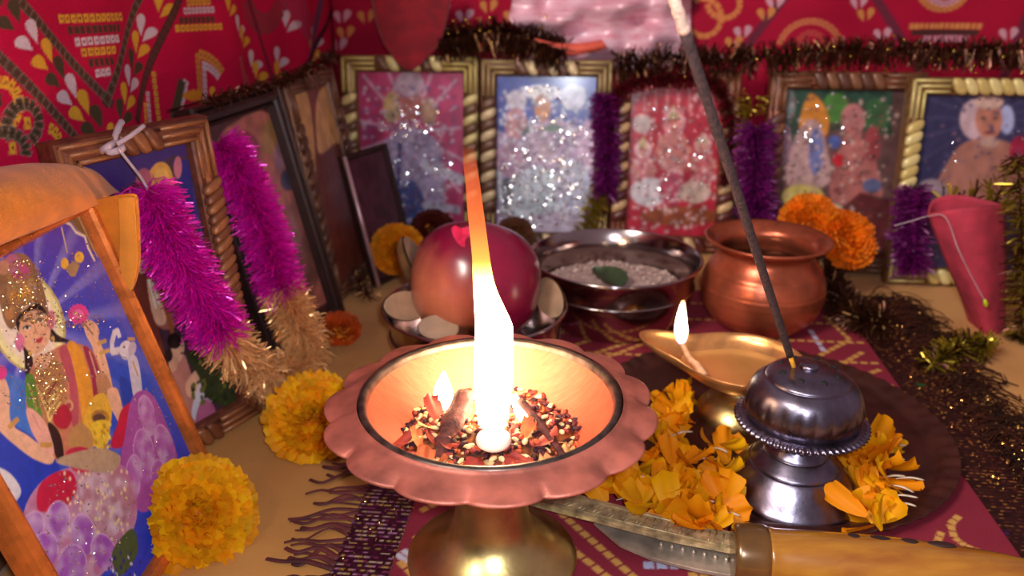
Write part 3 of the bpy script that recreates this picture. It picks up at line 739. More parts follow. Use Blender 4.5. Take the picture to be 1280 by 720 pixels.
# ---- apple
M_apple = mat_col('apple_skin', .28, spec=.5, coat=.35, bump=.05, bscale=250)
AC = aty(594, 352, .448)
ap = thing('apple', 'large red apple with yellowish side sitting in the steel bowl', 'apple', AC)
prof = [(.0001, -.0300), (.0060, -.0325), (.0150, -.0348), (.0260, -.0318), (.0345, -.0220), (.0385, -.0080), (.0388, .0070), (.0355, .0200), (.0275, .0300), (.0180, .0345), (.0100, .0338), (.0040, .0290), (.0001, .0260)]
sp = smooth_prof(prof, 5); V, Fc = lathe([(max(r, 1e-5), z) for r, z in sp], 72, lambda t, i, r, z: (r*(1+.012*math.cos(5*t)*(1 if z < 0 else .5)), z))
V = (np.array(V)*np.array((1, 1, .93))) @ rot3((0, 1, 0), .12).T @ rot3((1, 0, 0), -.62).T
C = []
rr = random.Random(3)
for v in V:
    d = unit(v+1e-9); f = .5+.5*np.dot(d, unit((-.75, -.5, -.42)))           # yellow-green cheek low on its left
    a = math.atan2(v[1], v[0]); st_ = .10*math.sin(a*23+2*math.sin(a*7))+.05*math.sin(a*51)
    k = min(1, max(0, (f-.62)/.26+st_)); C.append(lin((122, 16, 52))*(1-k)+lin((186, 104, 76))*k)
mesh('apple_body', V, Fc, M_apple, ap, True, C)
V, Fc = tube(np.array([(0, 0, .026), (.001, .001, .033), (.003, .002, .040)]) @ rot3((0, 1, 0), .12).T @ rot3((1, 0, 0), -.62).T, [.0014, .0011, .0014], 8); mesh('apple_stem', V, Fc, mat('stem_brown', (84, 56, 34), .8), ap)
pt = atz(580, 299, AC[2]+.0362)
V, Fc = petal_shape(.013, .013, 77, .1, .1); o = mesh('rose_petal', V-np.array([0, .006, 0]), Fc, mat('rose_petal', (206, 30, 84), .6, var=.15, scale=300)); o.location = aty(579, 297, .4280); o.rotation_euler = (.7, 0, .2); tag(o, 'pink rose petal lying on top of the apple', 'petal')

# ---- pale fruit pieces beside the apple
M_pale = mat('pale_flesh', (146, 116, 92), .5, var=.1, scale=120, bump=.2, bscale=300)
M_peel = mat('brown_peel', (110, 78, 48), .6, var=.3, scale=90)
def wedge(px, y, Ln, Wd, ax, spin, label):
    c = aty(px[0], px[1], y); o = thing('fruit_slice', label, 'fruit slice', c); n = 16; m_ = 8
    V = []
    for i_ in range(n+1):
        t = PI*i_/n
        for k in range(m_+1):
            s = -1+2*k/m_; w = Wd*math.sqrt(max(0, 1-(math.cos(t))**2))
            V.append((-Ln*math.cos(t), w*.9*s, -w*.75*math.sqrt(max(0, 1-s*s))))
    Fc = [(i_*(m_+1)+k, (i_+1)*(m_+1)+k, (i_+1)*(m_+1)+k+1, i_*(m_+1)+k+1) for i_ in range(n) for k in range(m_)]
    R = rot3((0, 0, 1), spin) @ rot3((0, 1, 0), ax[0]) @ rot3((1, 0, 0), ax[1])
    mesh('peel', np.array(V) @ R.T, Fc, M_peel, o)
    V = [(-.96*Ln*math.cos(t), .88*Wd*math.sin(t)*s, .0006+.0012*math.sin(t)) for t in np.linspace(0, PI, n+1) for s in (-1, -.5, 0, .5, 1)]
    Fc = [(i_*5+k, i_*5+k+1, (i_+1)*5+k+1, (i_+1)*5+k) for i_ in range(n) for k in range(4)]
    mesh('flesh', np.array(V) @ R.T, Fc, M_pale, o); return o
wedge((524, 336), .462, .0235, .0130, (1.15, .5), .35, 'tall pale fruit slice with brown peel standing at left of apple')
wedge((507, 383), .430, .0150, .0100, (.2, 1.0), .6, 'small pale fruit slice low in the bowl, at left below the tall one')
wedge((688, 372), .452, .0150, .0105, (.5, 1.0), -1.1, 'pale fruit slice in the bowl at right of the apple')
wedge((548, 410), .412, .0120, .0080, (.1, .9), .1, 'pale fruit slice at the front of the bowl under the apple')

# ---- serrated knife
kn = thing('knife', 'metal knife with engraved bar, toothed blade and glossy wooden handle', 'knife', (0, 0, 0))
M_kmet = mat('grey_brass', (170, 150, 112), .42, .4, var=.25, scale=200, bump=.6, bscale=420)
M_kbl = mat('dull_blade', (168, 152, 136), .38, .5, var=.15, scale=120, rvar=.1)
def prism(pts, z0, z1, name, m, parent, bev=.0004):
    """pts: table outline (x, y); rises from z0 to z1 (each may be per-point)"""
    n = len(pts); z0 = [z0]*n if np.isscalar(z0) else z0; z1 = [z1]*n if np.isscalar(z1) else z1
    bm = bmesh.new(); lo_ = [bm.verts.new((p[0], p[1], a)) for p, a in zip(pts, z0)]; hi_ = [bm.verts.new((p[0], p[1], a)) for p, a in zip(pts, z1)]
    bm.faces.new(list(reversed(lo_))); bm.faces.new(hi_)
    for k in range(n): bm.faces.new((lo_[k], lo_[(k+1) % n], hi_[(k+1) % n], hi_[k]))
    bmesh.ops.recalc_face_normals(bm, faces=bm.faces)
    if bev: bmesh.ops.bevel(bm, geom=list(bm.edges), offset=bev, segments=2, affect='EDGES')
    me = bpy.data.meshes.new(name); bm.to_mesh(me); bm.free(); me.materials.append(m); return link(bpy.data.objects.new(name, me), parent)
ZB = .0130
bar = [atz(x, y, ZB)[:2] for x, y in ((662, 627), (690, 612), (712, 614), (740, 622), (830, 645), (914, 664), (914, 687), (840, 673), (770, 655), (700, 637))]
prism(bar, .0105, ZB, 'engraved_bar', M_kmet, kn)
mb = MB()
for k in range(26):       # engraved strokes: little raised ridges across the bar
    f = k/25; a = atz(690+215*f, 618+48*f+2, ZB)[:3]; b_ = atz(672+225*f+6*(k % 2), 624+58*f, ZB)[:3]
    mb.add(*tube([a+np.array([0, 0, .0001]), b_+np.array([0, 0, .0001])], .00030, 5))
for q0, q1 in (((675, 626), (912, 684)), ((695, 616), (912, 668))):
    mb.add(*tube([atz(*q0, ZB)+np.array([0, 0, .0002]), atz((q0[0]+q1[0])/2, (q0[1]+q1[1])/2+1, ZB)+np.array([0, 0, .0002]), atz(*q1, ZB)+np.array([0, 0, .0002])], .00045, 6))
mb.build('engraving', M_kmet, kn)
ZL = .0065
bl = [atz(x, y, ZL)[:2] for x, y in ((742, 652), (776, 662), (850, 678), (914, 689), (914, 719), (870, 711), (815, 697), (775, 680))]
prism(bl, .0045, ZL, 'blade', M_kbl, kn, .0003)
for k in range(7):
    a = atz(826+13.5*k, 682+3.2*k, ZL); V, Fc = ellipsoid((a[0], a[1], ZL+.0006), (.0011, .0016, .0016), None, 8, 6); mesh('tooth', V, Fc, M_kbl, kn)
h0 = atz(936, 694, .0150); h1 = np.array([.2150, .2440, .0150]); hd = unit(h1-h0); hL = np.linalg.norm(h1-h0)
M_hw = mat('varnished_wood', (168, 112, 32), .26, var=.3, col2=(138, 80, 24), scale=16, stretch=(3, 14, 6), spec=.6, coat=.7)
M_fer = mat('dark_ferrule', (112, 76, 36), .25, .35, var=.2, scale=40, spec=.6, coat=.5)
def axial(prof, name, m, fn=None):
    u = unit(np.cross(hd, (0, 0, 1))); w = np.cross(u, hd); V = []; seg = 40
    for s, r in prof:
        for k in range(seg):
            t = 2*PI*k/seg; V.append(h0+hd*s+r*(math.cos(t)*u+math.sin(t)*w))
    n = len(prof); Fc = [(i*seg+k, i*seg+(k+1) % seg, (i+1)*seg+(k+1) % seg, (i+1)*seg+k) for i in range(n-1) for k in range(seg)]+[tuple(reversed(range(seg))), tuple(range((n-1)*seg, n*seg))]
    V = np.array(V); return mesh(name, V, Fc, m, kn)
axial(smooth_prof([(-.0066, .0030), (-.0066, .0105), (-.0058, .0122), (-.0030, .0128), (.0040, .0128), (.0062, .0124), (.0070, .0112), (.0070, .004)], 4), 'ferrule', M_fer)
axial(smooth_prof([(.0066, .0040), (.0068, .0112), (.0120, .0116), (.030, .0122), (.055, .0124), (.080, .0114), (.100, .0096), (.112, .0070), (.116, .0030), (.1165, .0002)], 5), 'handle', M_hw)
u_ = unit(np.cross(hd, (0, 0, 1))); 
for s, ln in ((.0400, .0030), (.0500, .0052), (.0610, .0038), (.0730, .0056)):
    r = .0121; th = math.radians(108); wv_ = np.cross(u_, hd)
    d = math.cos(th)*u_+math.sin(th)*wv_
    c = h0+hd*s+d*(r-.0004)
    R = np.stack([hd, np.cross(d, hd), d], 1); V, Fc = ellipsoid(c, (ln, .0027, .0011), R, 16, 8); mesh('finger_notch', V, Fc, mat('dark_notch', (44, 18, 14), .7) if s == .04 else bpy.data.materials['dark_notch'], kn)  # each notch is a dark ellipsoid sunk into the handle
# ================================================================ FRAMED PICTURES
M_pic = mat_col('printed_paper', .32, spec=.5, coat=.25, bump=.03, bscale=900)
M_rope = mat_col('painted_rope', .36, metal=.12, spec=.5, bump=.2, bscale=500)
M_back = mat('backing_board', (70, 52, 40), .9)
M_glit = mat('silver_glitter', (240, 242, 255), .16, 1.0, var=.05, scale=900)
M_gglit = mat('gold_glitter', (240, 214, 160), .22, 1.0, var=.1, scale=900)
class Frame: pass
def picture_frame(label, O, X, w, h, lean, b, mould, t=.012, group=None):
    X = unit(X if len(X) == 3 else (X[0], X[1], 0)); n = unit(np.cross(X, (0, 0, 1.))); a = math.radians(lean)
    Z = math.cos(a)*np.array([0, 0, 1.])-math.sin(a)*n; N = np.cross(X, Z)
    M = Matrix(((X[0], -N[0], Z[0], O[0]), (X[1], -N[1], Z[1], O[1]), (X[2], -N[2], Z[2], O[2]), (0, 0, 0, 1)))
    fr = Frame(); fr.root = thing('picture_frame', label, 'picture frame', M=M, group=group)
    fr.w, fr.h, fr.b, fr.t = w, h, b, t; fr.plane = Plane(np.array(O)+N*(t*.45), X, Z); fr.O = np.array(O); fr.X, fr.Z, fr.N = X, Z, N
    prof = [(0, 0), (0, -t*.75), (b*.06, -t*.92), (b*.16, -t*.94), (b*.22, -t*.78), (b*.30, -t*.94), (b*.50, -t), (b*.70, -t*.94), (b*.78, -t*.74), (b*.84, -t*.84), (b*.94, -t*.76), (b, -t*.5), (b, -t*.38)]
    if mould[1] == 'round': prof = [(0, 0)]+[(b/2-b/2*math.cos(x), -t*.35-t*.65*math.sin(x)) for x in np.linspace(0, PI, 9)]+[(b, -t*.38)]
    V = []; Fc = []
    for i_, y in prof:
        V += [(i_, y, i_), (w-i_, y, i_), (w-i_, y, h-i_), (i_, y, h-i_)]
    for k in range(len(prof)-1):
        for q in range(4): Fc.append((4*k+q, 4*k+(q+1) % 4, 4*k+4+(q+1) % 4, 4*k+4+q))
    o = mesh('moulding', V, Fc, mould[0], fr.root, smooth=False)
    e = .0005
    mesh('backing', [(e, -.001, e), (w-e, -.001, e), (w-e, -.001, h-e), (e, -.001, h-e), (e, -t*.3, e), (w-e, -t*.3, e), (w-e, -t*.3, h-e), (e, -t*.3, h-e)], [(0, 1, 2, 3), (7, 6, 5, 4), (0, 4, 5, 1), (1, 5, 6, 2), (2, 6, 7, 3), (3, 7, 4, 0)], M_back, fr.root, smooth=False)
    return fr
def rope(fr, c1, c2, corner, sp=.0165, gap=.2):
    """twisted rope beads along the middle of each side and stepped ridges at the corners"""
    w, h, b, t = fr.w, fr.h, fr.b, fr.t; mb = MB(); y = -t*.98
    for (p, q, L_) in (((b/2, b/2), (1, 0), w-b), ((b/2, h-b/2), (1, 0), w-b), ((b/2, b/2), (0, 1), h-b), ((w-b/2, b/2), (0, 1), h-b)):
        cut = min(.026, L_*gap+.004); n = max(3, int((L_-2*cut)/sp*2)); 
        for k in range(n):
            s = cut+(L_-2*cut)*(k+.5)/n; c = (p[0]+q[0]*s, y, p[1]+q[1]*s)
            pt_ = (L_-2*cut)/n; V, Fc = ellipsoid((0, 0, 0), (1, 1, 1), None, 14, 10); V = np.sign(V)*np.abs(V)**.72
            al, ac = V[:, 2]*pt_*.52, V[:, 0]*b*.47; al = al+.42*ac*(1 if q[1] else -1); V = np.stack([c[0]+q[0]*al+q[1]*ac, y+V[:, 1]*b*.22, c[2]+q[1]*al+q[0]*ac], 1)
            mb.add(V, Fc, lin(c1 if k % 2 else c2))
        for s0, s1 in ((0, cut*.92), (L_-cut*.92, L_)):
            for off in (-.30, 0, .30):
                o2 = off*b
                e0 = s0-(o2 if s0 == 0 else 0)*-1 if False else s0
                a0 = s0+(o2*(1 if (p[1] < h/2 if q[0] else p[0] < w/2) else -1) if s0 == 0 else 0)
                a1 = s1-(o2*(1 if (p[1] < h/2 if q[0] else p[0] < w/2) else -1) if s0 != 0 else 0)
                A = np.array((p[0]+q[0]*a0+q[1]*o2, y+.0004, p[1]+q[1]*a0+q[0]*o2)); B = np.array((p[0]+q[0]*a1+q[1]*o2, y+.0004, p[1]+q[1]*a1+q[0]*o2))
                V, Fc = tube([A, (A+B)/2, B], b*.095, 8); mb.add(V, Fc, lin(corner))
    return mb.build('rope_carving', M_rope, fr.root)
def pic(fr, base, da=.0007):
    return Canvas(fr.plane, fr.b*.9, fr.w-fr.b*.9, fr.b*.9, fr.h-fr.b*.9, da, da, base)
def put(fr, cv): cv.sheet('picture', M_pic, fr.root, local=True, off=fr.t*.45)
def glitter(fr, n, px, m=None, rad=.0006, tilt=.16, name='glitter'):
    if m is None and rad >= .0005: rad *= 1.55; n = int(n*1.2); tilt = .13
    """tiny facets glued to the print inside pixel ellipses (cx, cy, rx, ry)"""
    def pos():
        while True:
            c = random.choices(px, weights=[p[2]*p[3] for p in px])[0]; a = random.uniform(0, 6.283); r = math.sqrt(random.random())
            p = fr.plane.px(c[0]+c[2]*r*math.cos(a), c[1]+c[3]*r*math.sin(a))
            if fr.b < p[0] < fr.w-fr.b and fr.b < p[1] < fr.h-fr.b: return (p[0], -fr.t*.45-.0003, p[1])
    return discs(n, pos, rad, name, m or M_glit, fr.root, tilt, (0, -1, 0))

M_m1 = mat('gold_brown_moulding', (120, 84, 48), .4, .3, var=.2, scale=200)
M_m2 = mat('brown_moulding', (92, 56, 38), .4, .25, var=.25, scale=150)
M_m3 = mat('dark_moulding', (44, 24, 22), .4, .1, var=.25, scale=150)
M_m4 = mat('copper_tube_moulding', (226, 126, 58), .28, .55, var=.12, scale=120, rvar=.06)
M_m5 = mat('reddish_moulding', (112, 62, 44), .4, .3, var=.25, scale=150)

# ---------------- back row
def back(label, bl, X, w, h, lean, mould, b=.0145): return picture_frame(label, (bl[0], bl[1], .0), X, w, h, lean, b, (mould, ''))
XB = (.985, -.06, 0)
def figure(cv, x, y, s, skin, robe, halo=None, arms=True):
    """a small generic robed seated figure"""
    if halo: cv.ell((x, y-26*s), 15*s, 17*s, halo)
    cv.poly([(x-20*s, y+30*s), (x-15*s, y-5*s), (x, y-14*s), (x+15*s, y-5*s), (x+20*s, y+30*s), (x, y+38*s)], robe, curve=True)
    cv.ell((x, y-24*s), 7.5*s, 10*s, skin); cv.poly([(x-9*s, y-30*s), (x, y-50*s), (x+9*s, y-30*s)], (190, 170, 120))
    if arms:
        cv.line([(x-13*s, y-4*s), (x-22*s, y+12*s), (x-8*s, y+16*s)], .004*s, skin); cv.line([(x+13*s, y-4*s), (x+22*s, y+12*s), (x+8*s, y+16*s)], .004*s, skin)
# B1
f1 = back('gold-cornered frame with magenta glitter picture of a standing figure, leftmost of back row', (-.1505, .706), XB, .1215, .1660, 8, M_m1)
rope(f1, (226, 206, 140), (112, 76, 52), (206, 190, 110))
cv = pic(f1, (196, 66, 118))
cv.poly([(440, 85), (440, 300), (500, 300), (470, 85)], (170, 40, 90), alpha=.5)
for q in ((455, 95), (485, 88), (540, 90), (570, 100), (445, 150), (445, 190), (575, 160), (578, 200), (450, 230), (470, 250), (575, 240)): cv.line([(513, 165), q], .0022, (220, 190, 214), alpha=.8)
cv.ell((490, 135), 11, 20, (214, 180, 120)); cv.ell((536, 140), 10, 18, (200, 160, 130)); cv.ell((513, 128), 15, 24, (190, 110, 100)); cv.ell((512, 105), 18, 16, (196, 170, 190))
cv.poly([(480, 180), (513, 160), (548, 180), (556, 250), (548, 290), (480, 290), (470, 230)], (176, 160, 196), curve=True)
cv.poly([(495, 240), (515, 225), (530, 250), (524, 290), (500, 290)], (70, 80, 140), curve=True); cv.line([(530, 205), (575, 225)], .009, (206, 206, 226)); cv.line([(530, 255), (572, 262)], .007, (196, 196, 220))
cv.line([(500, 180), (495, 290)], .004, (60, 70, 130)); cv.ell((468, 205), 14, 22, (190, 140, 170)); cv.ell((470, 260), 14, 18, (196, 170, 196))
cv.speck(416, (.018, .100, .018, .140), .0014, [(230, 214, 230), (150, 60, 100), (206, 190, 220), (90, 90, 150)]); cv.noise(.3, (26, 20), 31); cv.blur(8); put(f1, cv)
glitter(f1, 210, [(513, 200, 50, 80), (555, 220, 22, 30), (513, 150, 40, 30)], rad=.00065)
# B2
f2 = back('gold rope frame with blue-topped white glittering picture, second in back row', (-.0280, .694), XB, .1140, .1640, 8, M_m2)
rope(f2, (216, 190, 146), (108, 72, 54), (170, 146, 96))
cv = pic(f2, (176, 150, 186))
cv.poly([(610, 100), (760, 100), (748, 160), (690, 150), (625, 165)], (40, 60, 160), curve=True)
cv.ell((678, 116), 24, 9, (236, 236, 246)); cv.ell((678, 135), 10, 18, (196, 120, 60)); cv.ell((646, 126), 12, 13, (206, 196, 216)); cv.ell((716, 122), 16, 16, (190, 190, 220)); cv.ell((645, 155), 14, 20, (190, 130, 140)); cv.ell((662, 172), 10, 13, (70, 90, 100)); cv.ell((690, 165), 14, 10, (70, 110, 100))
cv.ell((680, 190), 40, 26, (170, 150, 190)); cv.ell((672, 245), 40, 36, (200, 214, 226)); cv.ell((716, 235), 22, 36, (200, 206, 236)); cv.ell((632, 245), 10, 24, (70, 80, 90)); cv.line([(624, 215), (628, 262), (640, 262), (643, 240)], .0035, (216, 226, 240)); cv.ell((700, 280), 46, 16, (190, 176, 200)); cv.ell((640, 200), 20, 20, (186, 140, 170)); cv.ell((735, 180), 12, 30, (206, 170, 206))
cv.speck(672, (.018, .100, .018, .140), .0014, [(236, 236, 246), (150, 130, 170), (214, 220, 236), (110, 110, 140)]); cv.noise(.35, (30, 22), 32); cv.blur(8); put(f2, cv)
glitter(f2, 400, [(680, 240, 45, 45), (690, 200, 55, 60), (676, 120, 30, 14), (630, 240, 14, 40)], rad=.0007)
# B3
f3 = back('dim frame with red glittering picture of seated figures, middle of back row', (.0870, .684), XB, .1060, .1560, 8, M_m5)
rope(f3, (206, 166, 120), (92, 40, 36), (130, 76, 50), gap=.12)
cv = pic(f3, (176, 34, 56))
for q in range(778, 900, 14): cv.line([(q, 110), (q, 140)], .002, (210, 120, 130))
figure(cv, 842, 178, .95, (200, 120, 110), (190, 120, 120), (226, 150, 160)); figure(cv, 804, 205, .7, (196, 130, 120), (190, 110, 120), (210, 170, 180)); figure(cv, 878, 200, .7, (196, 130, 120), (190, 90, 100), (200, 150, 150))
cv.ell((803, 155), 12, 12, (190, 170, 170)); cv.ell((812, 240), 24, 18, (206, 196, 206)); cv.ell((840, 235), 16, 22, (180, 70, 100)); cv.ell((868, 240), 20, 14, (196, 170, 160)); cv.ell((850, 270), 50, 12, (140, 70, 40))
cv.speck(416, (.018, .100, .018, .140), .0014, [(230, 190, 196), (130, 30, 50), (206, 170, 170)]); cv.noise(.3, (28, 20), 33); cv.blur(8); put(f3, cv)
glitter(f3, 120, [(835, 190, 50, 60), (815, 245, 30, 20), (850, 225, 40, 30)], rad=.00065)
# B4
f4 = back('dull brown frame with picture of two seated figures on green, right of incense stick', (.2040, .637), (.985, -.10, 0), .1190, .1610, 8, M_m5)
rope(f4, (126, 82, 56), (96, 60, 46), (120, 80, 54), gap=.3)
cv = pic(f4, (96, 66, 66))
cv.poly([(975, 108), (1115, 108), (1115, 170), (1050, 160), (975, 190)], (30, 66, 50)); cv.ell((1045, 135), 16, 20, (70, 120, 50)); cv.ell((1095, 145), 16, 22, (46, 90, 50)); cv.ell((985, 130), 10, 20, (110, 120, 120))
cv.poly([(1000, 165), (1012, 118), (1034, 140), (1032, 170)], (206, 130, 40), curve=True); cv.poly([(985, 230), (995, 170), (1020, 150), (1035, 190), (1035, 230)], (176, 140, 140), curve=True); cv.ell((1020, 190), 9, 30, (110, 116, 170)); cv.ell((1043, 178), 8, 8, (70, 90, 160)); cv.ell((980, 180), 10, 26, (150, 110, 130))
cv.ell((1066, 150), 15, 20, (176, 110, 110)); cv.poly([(1040, 250), (1048, 190), (1066, 160), (1090, 190), (1100, 250)], (170, 100, 96), curve=True); cv.ell((1048, 200), 7, 9, (190, 30, 46)); cv.ell((1090, 180), 10, 22, (150, 60, 66)); cv.ell((1090, 232), 12, 9, (90, 96, 136)); cv.ell((1004, 246), 26, 16, (196, 176, 96)); cv.ell((1020, 262), 36, 10, (190, 170, 140)); cv.poly([(1050, 262), (1075, 240), (1112, 250), (1112, 330), (1050, 330)], (96, 40, 44))
cv.speck(320, (.018, .100, .018, .140), .0014, [(70, 60, 60), (190, 160, 150), (120, 60, 60)]); cv.noise(.3, (28, 22), 34); cv.blur(8); put(f4, cv)
glitter(f4, 60, [(1040, 170, 70, 60), (1000, 150, 25, 40), (1090, 170, 20, 50)], rad=.0006)
# B5
f5 = back('pale gold rope frame with dark blue portrait of a white-haired person, rightmost of back row', (.3000, .606), (.985, -.08, 0), .1130, .1600, 8, M_m1, b=.0135)
rope(f5, (226, 206, 140), (206, 180, 110), (206, 190, 120))
cv = pic(f5, (48, 46, 84))
for a in range(0, 360, 14): cv.line([(1235, 150), (1235+160*math.cos(math.radians(a)), 150+200*math.sin(math.radians(a)))], .0015, (76, 72, 110), alpha=.6)
cv.ell((1222, 150), 22, 26, (200, 170, 180)); cv.ell((1258, 150), 9, 18, (170, 176, 220)); cv.poly([(1175, 250), (1190, 195), (1215, 175), (1250, 175), (1290, 200), (1300, 250)], (166, 110, 96), curve=True); cv.ell((1236, 150), 17, 24, (186, 120, 100)); cv.ell((1236, 128), 18, 9, (206, 170, 160)); cv.ell((1229, 148), 3.5, 2, (80, 46, 50)); cv.ell((1244, 148), 3.5, 2, (80, 46, 50)); cv.ell((1237, 166), 8, 2.5, (120, 60, 60)); cv.ell((1237, 178), 12, 7, (186, 150, 140)); cv.ell((1275, 190), 14, 20, (150, 24, 60)); cv.ell((1165, 240), 20, 16, (150, 130, 140))
cv.speck(96, (.018, .100, .018, .140), .0014, [(70, 66, 100), (120, 90, 110)]); cv.noise(.2, (24, 20), 35); cv.blur(8); put(f5, cv)
glitter(f5, 24, [(1225, 190, 60, 70)], rad=.0005)

# ---------------- left row
def left(label, br, d, w, h, lean, mould, b, t=.012, rnd=''):
    d = unit((d[0], d[1], 0)); O = np.array((br[0], br[1], 0))+d*w; return picture_frame(label, (O[0], O[1], 0), -d, w, h, lean, b, (mould, rnd), t)
# L4 (farthest) and L3
f = left('brown frame with two pale arched shapes, last of left row in the corner', (-.121, .640), (-.17, -.985), .088, .166, 9, M_m2, .012, .007)
rope(f, (110, 70, 48), (90, 54, 40), (120, 78, 54), gap=.3)
cv = pic(f, (120, 56, 44)); cv.poly([(368, 240), (360, 130), (372, 112), (388, 130), (395, 250)], (196, 150, 90), curve=True); cv.poly([(398, 190), (396, 125), (410, 108), (430, 130), (434, 175), (418, 180)], (206, 156, 96), curve=True); cv.ell((380, 290), 16, 40, (150, 110, 90)); cv.noise(.3, (20, 16), 36); cv.blur(3); put(f, cv); fL4 = f
f = left('dark frame with arched reddish picture, purple tinsel hanging before it', (-.1285, .528), (-.2, -.98), .100, .168, 12, M_m3, .013)
cv = pic(f, (70, 30, 36)); cv.poly([(285, 330), (270, 190), (300, 150), (330, 140), (352, 170), (395, 300), (415, 370), (330, 400)], (176, 104, 92), curve=True); cv.ell((338, 172), 12, 22, (160, 120, 70)); cv.ell((350, 195), 8, 20, (150, 110, 130)); cv.ell((360, 225), 10, 14, (60, 60, 90)); cv.ell((375, 270), 14, 40, (150, 96, 92)); cv.ell((305, 190), 20, 26, (150, 60, 80)); cv.ell((385, 330), 14, 40, (120, 76, 70)); cv.noise(.35, (24, 18), 37); cv.blur(3); put(f, cv); fL3 = f
# L5 small dark one
f = picture_frame('small dark framed maroon picture with silvery side edge, leaning before the corner frame', (-.1105, .588, 0), (.50, .87, 0), .056, .106, 14, .005, (M_m3, ''), .004); fL5 = f
V, Fc = tube([(.0008, -.0062, .001), (.0008, -.0062, .053), (.0008, -.0062, .105)], .0016, 8); mesh('silver_edge', V, Fc, mat('silvery_edge', (206, 166, 170), .3, .5, var=.1), f.root)
cv = pic(f, (74, 32, 46)); cv.ell((455, 260), 16, 40, (80, 36, 50)); cv.ell((462, 215), 14, 16, (70, 30, 40)); cv.noise(.4, (16, 12), 38); cv.blur(2); put(f, cv)
# L2
f = left('carved brown frame tied with white string, picture of musicians, behind the nearest frame', (-.1515, .4035), (-.50, -.866), .082, .168, 4, M_m5, .0125); fL2 = f
rope(f, (150, 92, 56), (122, 70, 46), (160, 100, 60), sp=.010, gap=.3)
cv = pic(f, (60, 40, 110), .0005)
cv.poly([(150, 240), (215, 195), (262, 200), (330, 520), (150, 520)], (70, 44, 60)); cv.poly([(215, 200), (240, 200), (270, 290), (255, 300), (225, 250)], (34, 36, 120)); cv.poly([(236, 190), (252, 185), (282, 290), (268, 300)], (150, 110, 84)); cv.ell((262, 285), 7, 16, (206, 160, 120))
cv.poly([(180, 235), (195, 205), (212, 210), (218, 245), (200, 262)], (206, 150, 70), curve=True); cv.ell((202, 228), 10, 18, (222, 170, 90)); cv.ell((180, 225), 10, 14, (176, 90, 110)); cv.ell((222, 210), 5, 14, (190, 110, 130)); cv.poly([(160, 300), (175, 250), (215, 250), (235, 300), (225, 400), (190, 400)], (160, 90, 80), curve=True)
# musician and two seated listeners at the lower left of the print
cv.poly([(165, 360), (172, 320), (184, 330), (196, 400), (215, 500), (170, 520), (160, 420)], (112, 50, 40), curve=True); cv.ell((179, 329), 7, 13, (226, 176, 146), .2); cv.ell((174, 316), 7, 6, (30, 20, 26)); cv.poly([(184, 345), (196, 360), (208, 400), (196, 405), (188, 380)], (226, 170, 140), curve=True); cv.line([(196, 345), (218, 425)], .0022, (150, 80, 50)); cv.line([(186, 350), (195, 385)], .0008, (240, 230, 220)); cv.line([(190, 350), (199, 380)], .0008, (240, 230, 220)); cv.ell((182, 322), 1.6, .8, (20, 14, 20)); cv.ell((181, 338), 1.5, .8, (150, 40, 50))
cv.poly([(212, 505), (214, 460), (228, 440), (240, 470), (252, 500), (245, 530)], (196, 130, 120), curve=True)
cv.ell((222, 437), 8, 17, (226, 172, 142), .1); cv.ell((218, 426), 9, 10, (24, 18, 22)); cv.ell((228, 432), 1.6, .9, (20, 14, 20)); cv.line([(226, 441), (231, 442)], .0009, (30, 20, 24)); cv.ell((217, 452), 6, 13, (220, 164, 136), .1); cv.ell((211, 444), 5, 8, (30, 20, 24)); cv.poly([(232, 480), (245, 462), (252, 468), (246, 490), (236, 496)], (230, 180, 152), curve=True)
cv.poly([(240, 520), (250, 478), (262, 490), (268, 530)], (206, 206, 226), curve=True); cv.poly([(245, 530), (252, 500), (266, 505), (270, 535)], (176, 96, 140), curve=True)
cv.poly([(236, 440), (300, 440), (312, 510), (262, 500), (248, 470)], (46, 60, 36), curve=True); cv.speck(60, (240, 305, 445, 505), .0016, [(60, 84, 40), (34, 46, 28), (110, 110, 50)], px=True)
cv.noise(.15, (30, 24), 39); cv.blur(1); put(f, cv)

# L1: the big near one
f = left('copper-railed frame with blue glitter print of a crowned seated figure on lotus, nearest at left', (-.1515, .3285), (-.04, -.999), .1150, .1500, 14, M_m4, .0066, .011, 'round'); fL1 = f
cv = Canvas(f.plane, .0058, .1092, .0058, .1442, .00036, .00036, (46, 70, 190))
# blue sky with pale rays spreading from behind the head
gx, gy = np.meshgrid(cv.xs, cv.ys); hx, hy = f.plane.px(40, 405); an = np.arctan2(gy-hy, gx-hx); rd = np.hypot(gx-hx, gy-hy)
topf = np.clip((gy-.075)/.065, 0, 1)[..., None]; lowf = np.clip((.06-gy)/.05, 0, 1)[..., None]
B = lin((44, 84, 206))*(1-topf)+lin((82, 64, 186))*topf; B = B*(1-lowf)+lin((28, 64, 206))*lowf
ray_ = np.clip(np.sin(an*17+.6)*.9+np.sin(an*31)*.35, 0, 1)*np.clip(1-rd/.085, 0, 1)*np.clip(rd/.012, 0, 1)
cv.A[:] = (B*(1-.62*ray_[..., None])+lin((176, 170, 232))*.62*ray_[..., None]).astype(np.float32)
cv.poly([(-40, 470), (20, 470), (40, 500), (30, 600), (-40, 640)], (60, 130, 214), curve=True, alpha=.7); cv.poly([(-30, 520), (60, 560), (80, 620), (60, 640), (-30, 640)], (30, 62, 190), curve=True); cv.poly([(150, 470), (180, 500), (190, 540), (160, 520)], (36, 70, 180), curve=True)
